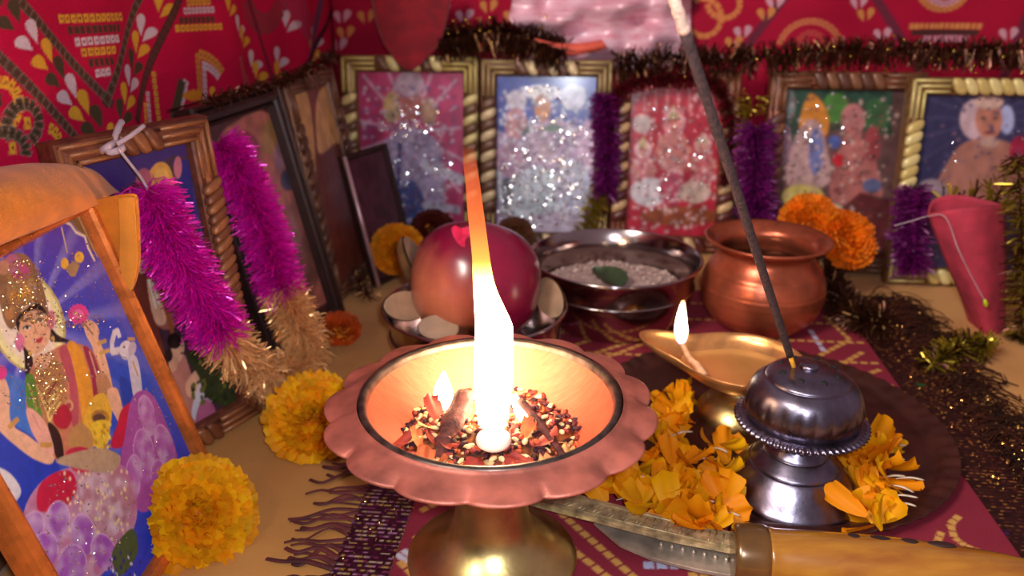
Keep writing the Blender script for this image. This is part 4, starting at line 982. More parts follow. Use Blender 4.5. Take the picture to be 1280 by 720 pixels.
# arch corner and small hanging lamp at top
cv.poly([(70, 270), (100, 262), (125, 320), (113, 312), (108, 296), (96, 288), (90, 278), (78, 277)], (120, 96, 60)); cv.line([(66, 276), (78, 277), (88, 281), (95, 291), (106, 296), (110, 310), (118, 326)], .0013, (236, 224, 196)); cv.line([(70, 270), (98, 272), (122, 322)], .0010, (190, 150, 110))
cv.line([(77, 285), (84, 316)], .0008, (214, 190, 150)); cv.ell((81, 330), 5, 7, (236, 180, 60)); cv.ell((99, 322), 6, 7, (240, 190, 70)); cv.poly([(82, 336), (92, 326), (100, 332), (94, 346), (88, 346)], (176, 140, 96))
# halo, crown, hair, face
cv.ell((34, 402), 46, 66, (206, 186, 110), -.32); cv.ell((34, 402), 43, 63, (242, 232, 168), -.32); cv.ell((34, 402), 35, 54, (246, 226, 206), -.32)
cv.poly([(-6, 340), (12, 320), (30, 318), (42, 330), (52, 352), (60, 385), (62, 400), (46, 382), (30, 384), (22, 404), (14, 412), (4, 396)], (150, 108, 74), curve=True); cv.poly([(8, 350), (22, 335), (36, 345), (46, 376), (30, 378), (14, 388)], (176, 130, 82), curve=True)
for q in ((32, 366, (214, 150, 70)), (18, 372, (206, 140, 66)), (40, 356, (200, 150, 96)), (12, 392, (190, 130, 80))): cv.ell(q[:2], 6, 8, q[2])
cv.ell((26, 340), 12, 10, (206, 84, 140)); cv.ell((16, 330), 10, 12, (190, 110, 140)); cv.ell((5, 335), 8, 9, (196, 140, 110))
cv.poly([(60, 404), (66, 412), (74, 420), (88, 427), (70, 428), (62, 424)], (36, 22, 30), curve=True); cv.poly([(26, 416), (34, 436), (42, 450), (38, 470), (32, 470), (30, 440), (24, 424)], (40, 24, 30), curve=True); cv.poly([(20, 402), (32, 386), (48, 380), (60, 394), (62, 412), (52, 402), (36, 402), (26, 418)], (34, 22, 26), curve=True)
cv.poly([(24, 414), (30, 395), (44, 388), (57, 393), (63, 410), (62, 424), (55, 436), (46, 443), (38, 441), (30, 432)], (236, 180, 142), curve=True)
cv.poly([(28, 403), (34, 398), (41, 398), (35, 401)], (50, 28, 28), curve=True); cv.poly([(44, 394), (50, 390), (56, 392), (50, 393)], (50, 28, 28), curve=True)
for ex, ey, a_ in ((34, 410, -.15), (50, 401, -.2)):
    cv.ell((ex, ey), 4.4, 2.5, (250, 240, 236), a_); cv.ell((ex+.2, ey), 2.1, 2.2, (26, 16, 20)); cv.line([(ex-5, ey+1), (ex-1, ey-2.6), (ex+4.6, ey-2)], .0006, (30, 18, 22))
cv.line([(42, 403), (45, 414), (42, 417)], .0005, (190, 120, 96)); cv.ell((45, 416), 2.2, 1.2, (206, 140, 110)); cv.poly([(44, 426), (49, 423), (54, 421), (52, 427), (48, 429)], (196, 44, 66), curve=True); cv.ell((40, 394), 1.2, 2.2, (150, 20, 40)); cv.ell((55, 416), 3.5, 3, (240, 160, 130), alpha=.7)
cv.ell((64, 400), 5, 12, (222, 120, 150)); cv.ell((25, 428), 6, 11, (222, 120, 160)); cv.ell((66, 424), 2.6, 4, (226, 180, 96)); cv.ell((38, 441), 2.4, 4, (226, 180, 96))
# pink lotus, raised hand and arm, small white elephant
cv.poly([(104, 404), (110, 400), (119, 404), (124, 414), (123, 424), (130, 440), (138, 470), (142, 500), (130, 505), (122, 470), (116, 436), (108, 420)], (240, 186, 150), curve=True)
for a in range(0, 360, 24): cv.drop((98+6*math.cos(math.radians(a)), 393+6*math.sin(math.radians(a))), 14, 6, math.radians(a+180), (236, 70, 150))
cv.ell((98, 393), 6, 6, (246, 130, 186)); cv.line([(103, 402), (116, 418)], .0007, (120, 70, 50)); cv.line([(122, 430), (132, 426)], .0016, (214, 166, 84)); cv.line([(125, 442), (136, 438)], .0016, (214, 166, 84))
cv.line([(140, 440), (140, 428), (143, 416), (147, 414), (149, 420)], .0026, (226, 216, 226)); cv.line([(140, 440), (150, 438)], .003, (226, 216, 226)); cv.ell((158, 438), 9, 12, (226, 218, 230)); cv.poly([(160, 446), (172, 450), (178, 500), (168, 498), (164, 480)], (214, 206, 224), curve=True); cv.ell((165, 436), 5, 9, (196, 184, 206), .2); cv.ell((155, 434), 1.4, 1.4, (30, 26, 40)); cv.line([(148, 441), (152, 446), (158, 448)], .0006, (150, 140, 166)); cv.line([(160, 424), (168, 424)], .0014, (206, 160, 90)); cv.line([(166, 452), (172, 470)], .0010, (206, 160, 90))
# body: sari, jewels, garland
cv.poly([(34, 478), (44, 452), (62, 440), (82, 430), (106, 432), (120, 446), (132, 490), (128, 525), (112, 560), (70, 574), (48, 552), (34, 515)], (206, 130, 100), curve=True)
cv.poly([(84, 432), (98, 432), (112, 470), (118, 520), (106, 545), (98, 490)], (236, 160, 54), curve=True); cv.poly([(104, 434), (116, 442), (128, 480), (130, 515), (120, 520), (114, 470)], (160, 44, 78), curve=True); cv.line([(112, 440), (124, 480), (126, 512)], .0011, (226, 170, 150)); cv.poly([(74, 440), (84, 434), (96, 480), (98, 530), (90, 530), (86, 480)], (190, 84, 100), curve=True)
cv.poly([(40, 470), (52, 452), (60, 446), (74, 452), (84, 500), (86, 530), (70, 540), (56, 520), (46, 495)], (190, 130, 84), curve=True); cv.poly([(42, 446), (56, 442), (64, 440), (66, 454), (54, 462), (44, 458)], (232, 176, 140), curve=True)
for k in range(5): cv.line([(40+3*k, 470+6*k), (54+2*k, 490+9*k), (68+2*k, 470+8*k)], .0010, random.choice([(236, 200, 120), (206, 150, 90), (150, 60, 60)]))
cv.ell((86, 507), 6, 7, (206, 160, 120)); cv.ell((86, 507), 3.4, 4, (180, 70, 80)); cv.poly([(32, 472), (42, 470), (48, 500), (54, 525), (44, 520), (34, 505)], (88, 140, 50), curve=True); cv.line([(36, 480), (46, 512)], .0008, (190, 190, 80))
cv.poly([(120, 470), (132, 468), (140, 488), (134, 500), (124, 494)], (196, 140, 100), curve=True)
# gold pot with coins, hands, cushions
cv.ell((122, 525), 17, 34, (240, 186, 64), .18); cv.ell((125, 522), 11, 10, (190, 130, 60), .1); cv.ell((124, 523), 8, 6, (96, 64, 60), .1); cv.poly([(114, 530), (134, 526), (136, 550), (126, 562), (116, 552)], (240, 200, 60), curve=True); cv.speck(22, (112, 138, 530, 560), .0009, [(250, 220, 110), (206, 150, 40)], px=True)
cv.poly([(134, 488), (146, 486), (152, 505), (157, 528), (153, 538), (146, 524), (138, 508)], (240, 184, 152), curve=True)
cv.poly([(66, 520), (80, 505), (90, 520), (84, 535), (72, 534)], (190, 36, 66), curve=True); cv.poly([(60, 528), (74, 540), (80, 566), (76, 580), (66, 560)], (52, 26, 30), curve=True); cv.poly([(84, 548), (100, 528), (116, 545), (112, 568), (90, 560)], (196, 146, 90), curve=True)
cv.poly([(-30, 470), (2, 470), (12, 490), (14, 528), (36, 545), (58, 562), (68, 572), (62, 580), (40, 572), (14, 552), (-6, 535), (-30, 530)], (238, 184, 152), curve=True)
cv.poly([(33, 512), (42, 512), (54, 524), (62, 540), (68, 566), (58, 566), (46, 550), (38, 534)], (240, 176, 160), curve=True); cv.line([(52, 556), (64, 556)], .0018, (206, 150, 70)); cv.line([(12, 534), (22, 524)], .0018, (206, 150, 70)); cv.line([(40, 516), (50, 536)], .0004, (200, 130, 120)); cv.ell((2, 466), 7, 9, (230, 60, 140))
cv.poly([(152, 512), (166, 502), (178, 508), (178, 522), (164, 545), (150, 560), (138, 556), (146, 532)], (206, 34, 72), curve=True)
# lotus throne
cv.poly([(164, 500), (178, 488), (192, 496), (206, 525), (219, 560), (222, 590), (205, 620), (180, 640), (165, 625), (150, 585), (156, 545)], (176, 84, 172), curve=True)
pnoise = np.clip(vnoise((cv.NY, cv.NX), (40, 30), 77)*1.1-.25, 0, 1)
for c, rx, ry, a in (((184, 520), 10, 26, -.2), ((206, 560), 11, 30, -.25), ((180, 570), 13, 34, -.1), ((166, 600), 10, 32, .05), ((200, 600), 11, 26, -.15)):
    cv.poly([(c[0]+rx*math.cos(t)*math.cos(a)-ry*math.sin(t)*math.sin(a), c[1]+rx*math.cos(t)*math.sin(a)+ry*math.sin(t)*math.cos(a)) for t in np.linspace(0, 6.28, 16)], (182, 96, 184), mix=pnoise*.6); cv.line([(c[0]+rx*math.cos(t)*math.cos(a)-ry*math.sin(t)*math.sin(a), c[1]+rx*math.cos(t)*math.sin(a)+ry*math.sin(t)*math.cos(a)) for t in np.linspace(3.3, 6.1, 14)], .0006, (226, 176, 226), alpha=.8)
cv.poly([(30, 640), (45, 610), (70, 590), (110, 580), (150, 580), (168, 610), (170, 650), (150, 690), (100, 740), (40, 740), (24, 690)], (196, 120, 160), curve=True, mix=pnoise*.5)
cv.poly([(50, 606), (70, 590), (90, 590), (96, 612), (82, 632), (54, 640), (46, 630)], (206, 30, 72), curve=True); cv.poly([(82, 566), (100, 558), (116, 566), (112, 588), (92, 588)], (204, 36, 80), curve=True); cv.poly([(100, 600), (130, 588), (158, 600), (164, 640), (140, 670), (110, 650)], (190, 132, 150), curve=True, mix=pnoise); cv.poly([(70, 575), (120, 560), (150, 570), (140, 590), (100, 586)], (190, 160, 130), curve=True)
for k in range(90):
    x = random.uniform(80, 160); y = random.uniform(588, 690); cv.ell((x, y), 1.6, 2.6, (240, 214, 170))
for c, rx, ry, a in (((40, 660), 14, 22, .4), ((72, 652), 15, 26, .1), ((104, 668), 15, 26, -.1), ((54, 690), 18, 26, .3), ((90, 706), 18, 26, .1), ((130, 690), 15, 24, -.3)):
    cv.poly([(c[0]+rx*math.cos(t)*math.cos(a)-ry*math.sin(t)*math.sin(a), c[1]+rx*math.cos(t)*math.sin(a)+ry*math.sin(t)*math.cos(a)) for t in np.linspace(0, 6.28, 16)], (170, 90, 190), mix=pnoise*.7); cv.line([(c[0]+rx*math.cos(t)*math.cos(a)-ry*math.sin(t)*math.sin(a), c[1]+rx*math.cos(t)*math.sin(a)+ry*math.sin(t)*math.cos(a)) for t in np.linspace(3.3, 6.1, 14)], .0006, (230, 186, 232), alpha=.8)
cv.poly([(-20, 585), (8, 588), (26, 610), (20, 626), (-4, 634), (-20, 630)], (226, 220, 226), curve=True); cv.poly([(140, 690), (165, 660), (172, 690), (150, 720)], (70, 96, 60), curve=True); cv.speck(30, (135, 175, 690, 725), .0008, [(40, 50, 140), (30, 40, 120), (220, 220, 240)], px=True)
cv.noise(.10, (70, 60), 40); cv.blur(1); put(f, cv)
glitter(f, 800, [(28, 362, 26, 40), (80, 400, 50, 10), (60, 480, 24, 40)], M_gglit, .00045, .42)
glitter(f, 700, [(34, 402, 46, 64), (100, 360, 70, 60), (20, 480, 30, 30), (110, 640, 60, 60), (190, 540, 30, 60), (70, 690, 60, 40), (120, 480, 14, 40)], M_glit, .00040, .42, 'glitter')
# ================================================================ TINSEL
def tin_mat(name, col, col2, rough=.28, metal=.55):
    return mat(name, col, rough, metal, col2=col2, scale=500, spec=.6)
T_pur = tin_mat('purple_foil', (236, 8, 150), (206, 20, 190), .3, .3); T_dpur = tin_mat('violet_foil', (120, 10, 84), (96, 14, 104), .4, .25); T_gold = tin_mat('gold_foil', (250, 206, 140), (236, 160, 96), .25, .45)
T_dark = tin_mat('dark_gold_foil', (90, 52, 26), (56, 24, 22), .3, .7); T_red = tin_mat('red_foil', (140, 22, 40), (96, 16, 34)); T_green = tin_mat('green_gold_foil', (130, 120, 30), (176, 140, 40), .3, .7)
M_thread = mat('white_thread', (190, 166, 172), .8)
M_thp = mat('lilac_thread', (206, 130, 196), .6)
def strands(P, r, n, name, m, parent, w=.00045, t0=0, t1=1, flat=None, along=.35, shape=None, keep=(), c0=0):
    """foil strips standing out from a cord along the polyline P"""
    P, T, U, W = frames_along(P); mcount = len(P); V = np.empty((n, 6, 3)); 
    for k in range(n):
        f = t0+(t1-t0)*random.random(); x = f*(mcount-1); i_ = min(int(x), mcount-2); q = x-i_
        c = P[i_]*(1-q)+P[i_+1]*q; a = random.uniform(0, 2*PI)
        d = math.cos(a)*U[i_]+math.sin(a)*W[i_]
        if flat is not None: d = d-flat*np.dot(d, flat)*.45
        d = unit(d+T[i_]*random.gauss(0, along)); L_ = r*random.uniform(.65, 1.12)*(shape(f) if shape else 1)
        s = unit(np.cross(d, RNG.normal(size=3)))*w*random.uniform(.6, 1.5); bend = RNG.normal(size=3)*L_*.10
        m_ = c+d*L_*.55+bend; e = c+d*L_+bend*.5-np.array([0, 0, .10*L_])
        V[k] = [c-s, c+s, m_-s, m_+s, e-s*.8, e+s*.8]
    for fr in keep:      # foil lies against the frames instead of passing through them
        R_ = V+c0-fr.O; s_ = R_ @ fr.N; x_ = R_ @ fr.X; z_ = R_ @ fr.Z; lim_ = fr.t*.98+fr.b*.22+.0012
        inside = (x_ > -.004) & (x_ < fr.w+.004) & (z_ < fr.h+.006) & (s_ < lim_)
        V += np.where(inside, lim_-s_, 0).max(1)[:, None, None]*fr.N
    if floor_z is not None: V[..., 2] = np.maximum(V[..., 2], floor_z-(c0[2] if not np.isscalar(c0) else 0))
    idx = np.arange(n)[:, None]*6
    Fc = np.vstack([idx+np.array([0, 1, 3, 2]), idx+np.array([2, 3, 5, 4])])
    o = mesh(name, V.reshape(-1, 3), Fc, m, parent, smooth=False); o['kind'] = 'stuff'; return o
floor_z = .0016
def garland(label, P, r, segs, group=None, cord=None, cat='tinsel garland', w=.00045, along=.35, flat=None, cord_r=.0005, keep=()):
    """segs: (t0, t1, material, strands, part name)"""
    P = np.asarray(P, float); c = P.mean(0); c[2] = P[:, 2].min()
    g = thing('tinsel_garland', label, cat, c, group=group); Q_ = spline(P, 8)-c
    V, Fc = tube(Q_, cord_r, 6); mesh('cord', V, Fc, cord or (M_thp if 'agenta' in label or 'violet' in label else T_dark), g)
    for t0, t1, m, n, nm in segs: strands(Q_, r, n, nm, m, g, w, t0, t1, flat, along, None, keep, c)
    return g
def on(fr, px, off): 
    d = ray(*px); o_ = fr.plane.o+fr.N*off; return CAM+d*(np.dot(o_-CAM, fr.N)/np.dot(d, fr.N))
# the looped purple garland before the left frames, with a gold lower bend
p2 = [on(fL2, (184, 240), .020), on(fL2, (206, 290), .021), on(fL2, (234, 342), .021), on(fL2, (262, 390), .021)]
p3 = [on(fL3, (349, 352), .024), on(fL3, (334, 300), .022), on(fL3, (312, 245), .020), on(fL3, (290, 205), .018), on(fL3, (276, 182), .016)]
low = [on(fL2, (285, 428), .022), atz(318, 466, .020), atz(352, 468, .019), atz(384, 440, .021), on(fL3, (370, 398), .026)]
Pg = p2+low+p3
garland('magenta tinsel garland with gold lower loop, hanging over left row of frames', Pg, .0150,
        [(0, .29, T_pur, 5200, 'magenta_tinsel'), (.28, .68, T_gold, 4800, 'gold_tinsel'), (.67, 1.0, T_pur, 6500, 'magenta_tinsel')], w=.00030, along=.25, keep=(fL2, fL3, fL1))
# white string knotted over the top of that frame
sk = thing('string', 'white string knotted over the top edge of the carved left frame', 'string', on(fL2, (150, 186), .004))
k0 = np.array(sk.location)
def stube(pts, r, name, m=M_thread, seg=8): V, Fc = tube(spline([np.array(p)-k0 for p in pts], 6), r, seg); return mesh(name, V, Fc, m, sk)
stube([on(fL2, (148, 186), .014), on(fL2, (163, 205), .017), on(fL2, (180, 228), .018), on(fL2, (196, 262), .020)], .0007, 'hanging_thread')
stube([on(fL2, (124, 190), .003), on(fL2, (134, 184), .010), on(fL2, (146, 178), .006), on(fL2, (152, 186), .012), on(fL2, (136, 190), .010), on(fL2, (144, 176), .004), on(fL2, (154, 188), .008)], .0016, 'knot')
stube([on(fL2, (142, 178), .006), on(fL2, (147, 162), .006), on(fL2, (152, 152), .003)], .0015, 'loose_end')
stube([on(fL2, (146, 180), .014), on(fL2, (160, 172), .014), on(fL2, (180, 157), .013)], .0011, 'loose_end')

# tinsel above and between the back frames
def onb(px, py, y): return aty(px, py, y)
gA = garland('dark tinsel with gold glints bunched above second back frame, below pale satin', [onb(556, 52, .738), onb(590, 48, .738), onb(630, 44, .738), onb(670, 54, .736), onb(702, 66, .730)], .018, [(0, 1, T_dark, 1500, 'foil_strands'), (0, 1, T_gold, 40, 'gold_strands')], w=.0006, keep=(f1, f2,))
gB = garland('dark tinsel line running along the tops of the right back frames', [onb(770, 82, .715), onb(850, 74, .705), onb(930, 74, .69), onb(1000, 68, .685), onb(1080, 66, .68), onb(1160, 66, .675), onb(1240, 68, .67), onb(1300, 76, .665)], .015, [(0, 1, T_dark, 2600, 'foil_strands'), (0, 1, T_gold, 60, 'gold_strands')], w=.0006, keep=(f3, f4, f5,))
garland('dark foil strand standing in for shadow in the gap above the left row of frames', [onb(210, 138, .44), onb(300, 112, .52), onb(370, 86, .60), onb(418, 66, .68)], .006, [(0, 1, T_dark, 500, 'foil_strands')], w=.0005, keep=(fL2, fL3, fL4,))  # dark foil imitates the shadow strip along this gap
garland('violet tinsel hanging between the second and middle back frames', [on(f2, (756, 120), .013), on(f2, (757, 160), .014), on(f2, (758, 205), .015), on(f2, (757, 240), .016)], .014, [(0, 1, T_dpur, 1500, 'violet_tinsel')], w=.0005, keep=(f2, f3, f4, f5,))
garland('violet tinsel hanging at left edge of green-background frame, beside incense stick', [on(f4, (946, 160), .013), on(f4, (944, 200), .014), on(f4, (946, 245), .015), on(f4, (950, 285), .016)], .0175, [(0, 1, T_dpur, 1900, 'violet_tinsel')], w=.0005, keep=(f2, f3, f4, f5,))
garland('violet tinsel hanging at lower left of the rightmost back frame', [on(f5, (1140, 238), .010), on(f5, (1138, 270), .012), on(f5, (1136, 305), .013), on(f5, (1140, 335), .015)], .0160, [(0, 1, T_dpur, 1700, 'violet_tinsel')], w=.0005, keep=(f2, f3, f4, f5,))
garland('reddish brown tinsel draped over the top of middle back frame', [on(f3, (762, 190), .012), on(f3, (766, 130), .012), on(f3, (790, 104), .012), on(f3, (840, 98), .012), on(f3, (890, 102), .012), on(f3, (912, 150), .012), on(f3, (908, 230), .012)], .0085, [(0, 1, T_red, 1700, 'red_tinsel'), (0, 1, T_dark, 900, 'foil_strands')], w=.0005, keep=(f2, f3, f4, f5,))
garland('greenish gold tinsel sprig at the lower right of second back frame', [on(f2, (728, 292), .012), on(f2, (742, 262), .014), on(f2, (750, 238), .012)], .012, [(0, 1, T_green, 260, 'gold_tinsel')], w=.0006, keep=(f2, f3, f4, f5,))
garland('gold tinsel strand behind incense stick between middle and green frames', [on(f3, (918, 215), .006), on(f3, (926, 170), .006), on(f3, (934, 120), .006)], .010, [(0, 1, T_green, 260, 'gold_tinsel')], w=.0006, keep=(f2, f3, f4, f5,))
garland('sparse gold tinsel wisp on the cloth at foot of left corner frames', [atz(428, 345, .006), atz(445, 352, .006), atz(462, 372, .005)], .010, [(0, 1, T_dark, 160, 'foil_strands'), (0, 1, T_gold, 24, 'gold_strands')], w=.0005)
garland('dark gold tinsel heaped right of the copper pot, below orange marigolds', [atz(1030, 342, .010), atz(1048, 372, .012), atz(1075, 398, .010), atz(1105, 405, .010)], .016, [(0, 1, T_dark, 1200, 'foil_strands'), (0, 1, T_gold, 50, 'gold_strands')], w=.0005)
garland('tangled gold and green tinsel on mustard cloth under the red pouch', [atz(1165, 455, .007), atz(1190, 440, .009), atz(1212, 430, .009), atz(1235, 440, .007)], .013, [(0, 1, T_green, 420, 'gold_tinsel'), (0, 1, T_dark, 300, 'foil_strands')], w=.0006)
# gold beads standing in for the glints on the dark tinsel
M_bead = mat('gold_bead', (236, 180, 70), .18, 1.0, var=.2, scale=900)
def glints(spots, y, rad, g):
    mb = MB(); pts = [aty(px, py, y+random.uniform(-.004, .004)) for px, py in spots]; c = np.mean(pts, 0)
    for p in pts:
        V, Fc = ellipsoid(p-c, (rad*random.uniform(.6, 1.2),)*3, None, 8, 6); mb.add(V, Fc)
    o = mb.build('glint_beads', M_bead); o.location = c; o['kind'] = 'stuff'; return under(o, g)
glints([(545, 55), (612, 40), (640, 52), (648, 60), (661, 60), (658, 66), (642, 70), (669, 74), (676, 74), (552, 80), (560, 42), (585, 30), (596, 24), (582, 25), (612, 22)]+[(random.uniform(550, 690), random.uniform(20, 80)) for _ in range(26)], .712, .0013, gA)
glints([(946, 74), (1034, 66), (1048, 67), (1042, 85), (987, 90), (1015, 90), (1158, 76), (1166, 80), (1190, 86), (1206, 82), (1218, 82), (1228, 80), (1236, 78), (970, 74), (965, 82), (856, 96), (930, 112), (946, 132), (938, 144), (1110, 62), (1130, 50), (1117, 45)]+[(random.uniform(930, 1280), random.uniform(58, 92)) for _ in range(40)], .655, .0012, gB)

# ================================================================ CLOTHS
def sheet_grid(name, rows, m, label=None, cat='cloth', n=6, thick=.0008):
    """cloth through a grid of 3-D points (rows of equal length), smoothed both ways, with its own thickness"""
    G = np.array(rows, float); G = np.stack([spline(G[i_], n) for i_ in range(len(G))]); G = np.stack([spline(G[:, j], n) for j in range(G.shape[1])], 1)
    a, b_ = G.shape[:2]; c = G.reshape(-1, 3).mean(0); c[2] = G[..., 2].min(); V = (G-c).reshape(-1, 3)
    Fc = [(i_*b_+j, i_*b_+j+1, (i_+1)*b_+j+1, (i_+1)*b_+j) for i_ in range(a-1) for j in range(b_-1)]
    o = mesh(name, V, Fc, m); o.location = c
    md = o.modifiers.new('thickness', 'SOLIDIFY'); md.thickness = thick; md.offset = 0
    if label: tag(o, label, cat)
    return o
M_orange = mat('orange_cotton', (222, 128, 34), .85, var=.10, scale=60, bump=.3, bscale=1200, sheen=.2, spec=.2)
N1 = fL1.N
def o1(px, py, off): return on(fL1, (px, py), off)
def back1(p, d): return np.array(p)-np.array([N1[0], N1[1], 0])/np.linalg.norm(N1[:2])*d
rows = [[o1(-150, 372, .012), o1(-60, 335, .012), o1(0, 306, .011), o1(50, 286, .010), o1(96, 267, .009), o1(120, 257, .008)],
        [o1(-150, 340, .016), o1(-60, 298, .016), o1(0, 272, .016), o1(50, 256, .015), o1(98, 247, .011), o1(140, 243, .002)],
        [o1(-150, 290, .014), o1(-60, 252, .014), o1(0, 234, .013), o1(50, 226, .010), o1(105, 226, .004), o1(158, 240, -.006)],
        [o1(-150, 262, .000), o1(-60, 226, .000), o1(0, 211, .000), o1(55, 205, -.002), o1(115, 212, -.006), o1(168, 240, -.012)],
        [back1(o1(-150, 275, 0), .016), back1(o1(-60, 240, 0), .016), back1(o1(0, 222, 0), .016), back1(o1(55, 214, 0), .016), back1(o1(110, 220, -.002), .014), o1(170, 246, -.016)]]
clo = thing('orange_cloth', 'orange cotton cloth folded over the top of the nearest copper-railed frame', 'cloth', o1(60, 250, 0))
bpy.context.view_layer.update()
c_ = sheet_grid('draped_fold', rows, M_orange); under(c_, clo)
ty = lambda x, y, k: aty(x, y, .3262+k)
tail = [[ty(92, 258, .002), ty(130, 247, .001), ty(166, 242, 0), ty(172, 250, .004)],
        [ty(108, 290, .002), ty(140, 285, .001), ty(170, 282, 0), ty(174, 286, .004)],
        [ty(126, 325, .002), ty(150, 330, .001), ty(172, 325, 0), ty(174, 328, .004)],
        [ty(146, 362, .002), ty(156, 372, .001), ty(165, 362, 0), ty(170, 350, .004)]]
c_ = sheet_grid('hanging_end', tail, M_orange); under(c_, clo)
hem = [[ty(148, 247, -.0012), ty(158, 246, -.0016), ty(168, 246, -.0012)], [ty(150, 285, -.0012), ty(160, 285, -.0016), ty(171, 285, -.0012)], [ty(150, 330, -.0010), ty(161, 332, -.0014), ty(172, 330, -.0012)], [ty(152, 360, -.0010), ty(160, 366, -.0012), ty(166, 360, -.0012)]]
c_ = sheet_grid('hem', hem, mat('orange_hem', (236, 146, 44), .8, var=.06, scale=60, bump=.2, bscale=1200), thick=.0012); under(c_, clo)

# pale satin bunched on the back wall
M_satin = mat('pale_satin', (240, 206, 220), .3, .1, col2=(216, 140, 160), scale=30, spec=.6, coat=.2, stretch=(2, 1, 9))
rows = []
for j in range(9):
    row = []
    for i_ in range(14):
        px = 648+i_*16.6-(j*2.2 if i_ == 0 else 0)+(26*(j > 5) if i_ == 0 else 0); py = -60+j*17.2+(10 if j == 8 and 2 < i_ < 12 else 0)
        row.append(onb(px, py, .747+.009*math.sin(j*2.1+i_*.35)+.006*math.sin(i_*1.7+j)+random.uniform(-.003, .003)))
    rows.append(row)
sheet_grid('satin_cloth', rows, M_satin, 'pale pink crumpled satin cloth pinned high on the back wall, above second frame', n=4)
M_coral = mat('coral_satin', (236, 96, 76), .35, .05, var=.2, scale=60)
rows = [[onb(668, 48, .724), onb(695, 54, .721), onb(725, 54, .722), onb(752, 50, .727)], [onb(672, 54, .720), onb(700, 61, .717), onb(735, 60, .718), onb(756, 55, .725)], [onb(682, 62, .722), onb(705, 69, .718), onb(735, 66, .721), onb(758, 60, .727)]]
sheet_grid('coral_ribbon', rows, M_coral, 'short coral ribbon lying across the pale satin cloth', 'ribbon', n=5)
# red ribbon over the leftmost back frame
M_redc = mat('red_velvet', (140, 8, 28), .8, var=.15, scale=80, sheen=.3)
rows = [[onb(462, -20, .752), onb(515, -22, .740), onb(566, -20, .752)], [onb(468, 20, .738), onb(515, 22, .724), onb(560, 18, .738)], [onb(478, 52, .722), onb(512, 58, .710), onb(552, 50, .722)], [onb(490, 70, .708), onb(513, 74, .703), onb(538, 68, .708)], [onb(500, 82, .7035), onb(513, 88, .7025), onb(524, 82, .7035)]]
sheet_grid('red_ribbon', rows, M_redc, 'dark red cloth ribbon tapering down over the top of leftmost back frame', 'ribbon')
# red cloth pouch at the far right with tinsel beside
M_redp = mat('red_cotton', (168, 46, 66), .85, var=.12, scale=90, bump=.25, bscale=1300)
yp = .512
RP = [[onb(1160, 267, yp), onb(1190, 262, yp-.010), onb(1225, 257, yp-.012), onb(1256, 256, yp)], [onb(1172, 300, yp+.002), onb(1198, 300, yp-.012), onb(1228, 300, yp-.014), onb(1257, 302, yp)], [onb(1190, 345, yp+.003), onb(1210, 346, yp-.012), onb(1233, 346, yp-.014), onb(1257, 348, yp)],
      [onb(1210, 385, yp+.003), onb(1224, 388, yp-.010), onb(1240, 388, yp-.010), onb(1256, 388, yp)], [onb(1234, 440, yp+.004), onb(1242, 446, yp-.006), onb(1250, 446, yp-.006), onb(1256, 440, yp)]]
pch = thing('red_pouch', 'red cotton cone-shaped pouch with thin white thread, in front of rightmost frame', 'pouch', onb(1240, 420, yp)); bpy.context.view_layer.update()
under(sheet_grid('pouch_front', RP, M_redp, n=5, thick=.001), pch)
RB = [[r[0], r[1]+np.array([0, .024, 0]), r[2]+np.array([0, .026, 0]), r[3]] for r in RP]
under(sheet_grid('pouch_back', RB, M_redp, n=5, thick=.001), pch)
V, Fc = tube(spline([onb(1118, 282, yp), onb(1140, 276, yp), onb(1162, 270, yp-.004), onb(1182, 272, yp-.014), onb(1198, 312, yp-.018), onb(1214, 345, yp-.018), onb(1232, 378, yp-.016)], 6)-np.array(pch.location), .0003, 6); mesh('thread', V, Fc, M_thread, pch)
e_ = onb(1232, 379, yp-.0165)-np.array(pch.location); V, Fc = ellipsoid(e_, (.0014, .0012, .0032), rot3((0, 1, 0), -.45), 8, 6); mesh('thread_bead', V, Fc, mat('lime_bead', (206, 230, 40), .3, .3), pch)
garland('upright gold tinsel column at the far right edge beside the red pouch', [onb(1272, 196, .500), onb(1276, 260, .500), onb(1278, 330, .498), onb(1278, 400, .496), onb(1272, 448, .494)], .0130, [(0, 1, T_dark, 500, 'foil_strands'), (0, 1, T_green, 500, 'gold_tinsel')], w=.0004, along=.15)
garland('gold foil fringe standing up behind the top of the red pouch', [onb(1180, 262, yp+.036), onb(1205, 258, yp+.036), onb(1235, 256, yp+.036), onb(1262, 252, yp+.036)], .022, [(0, 1, T_green, 90, 'gold_tinsel'), (0, 1, T_dark, 60, 'foil_strands')], w=.0008, along=.2)

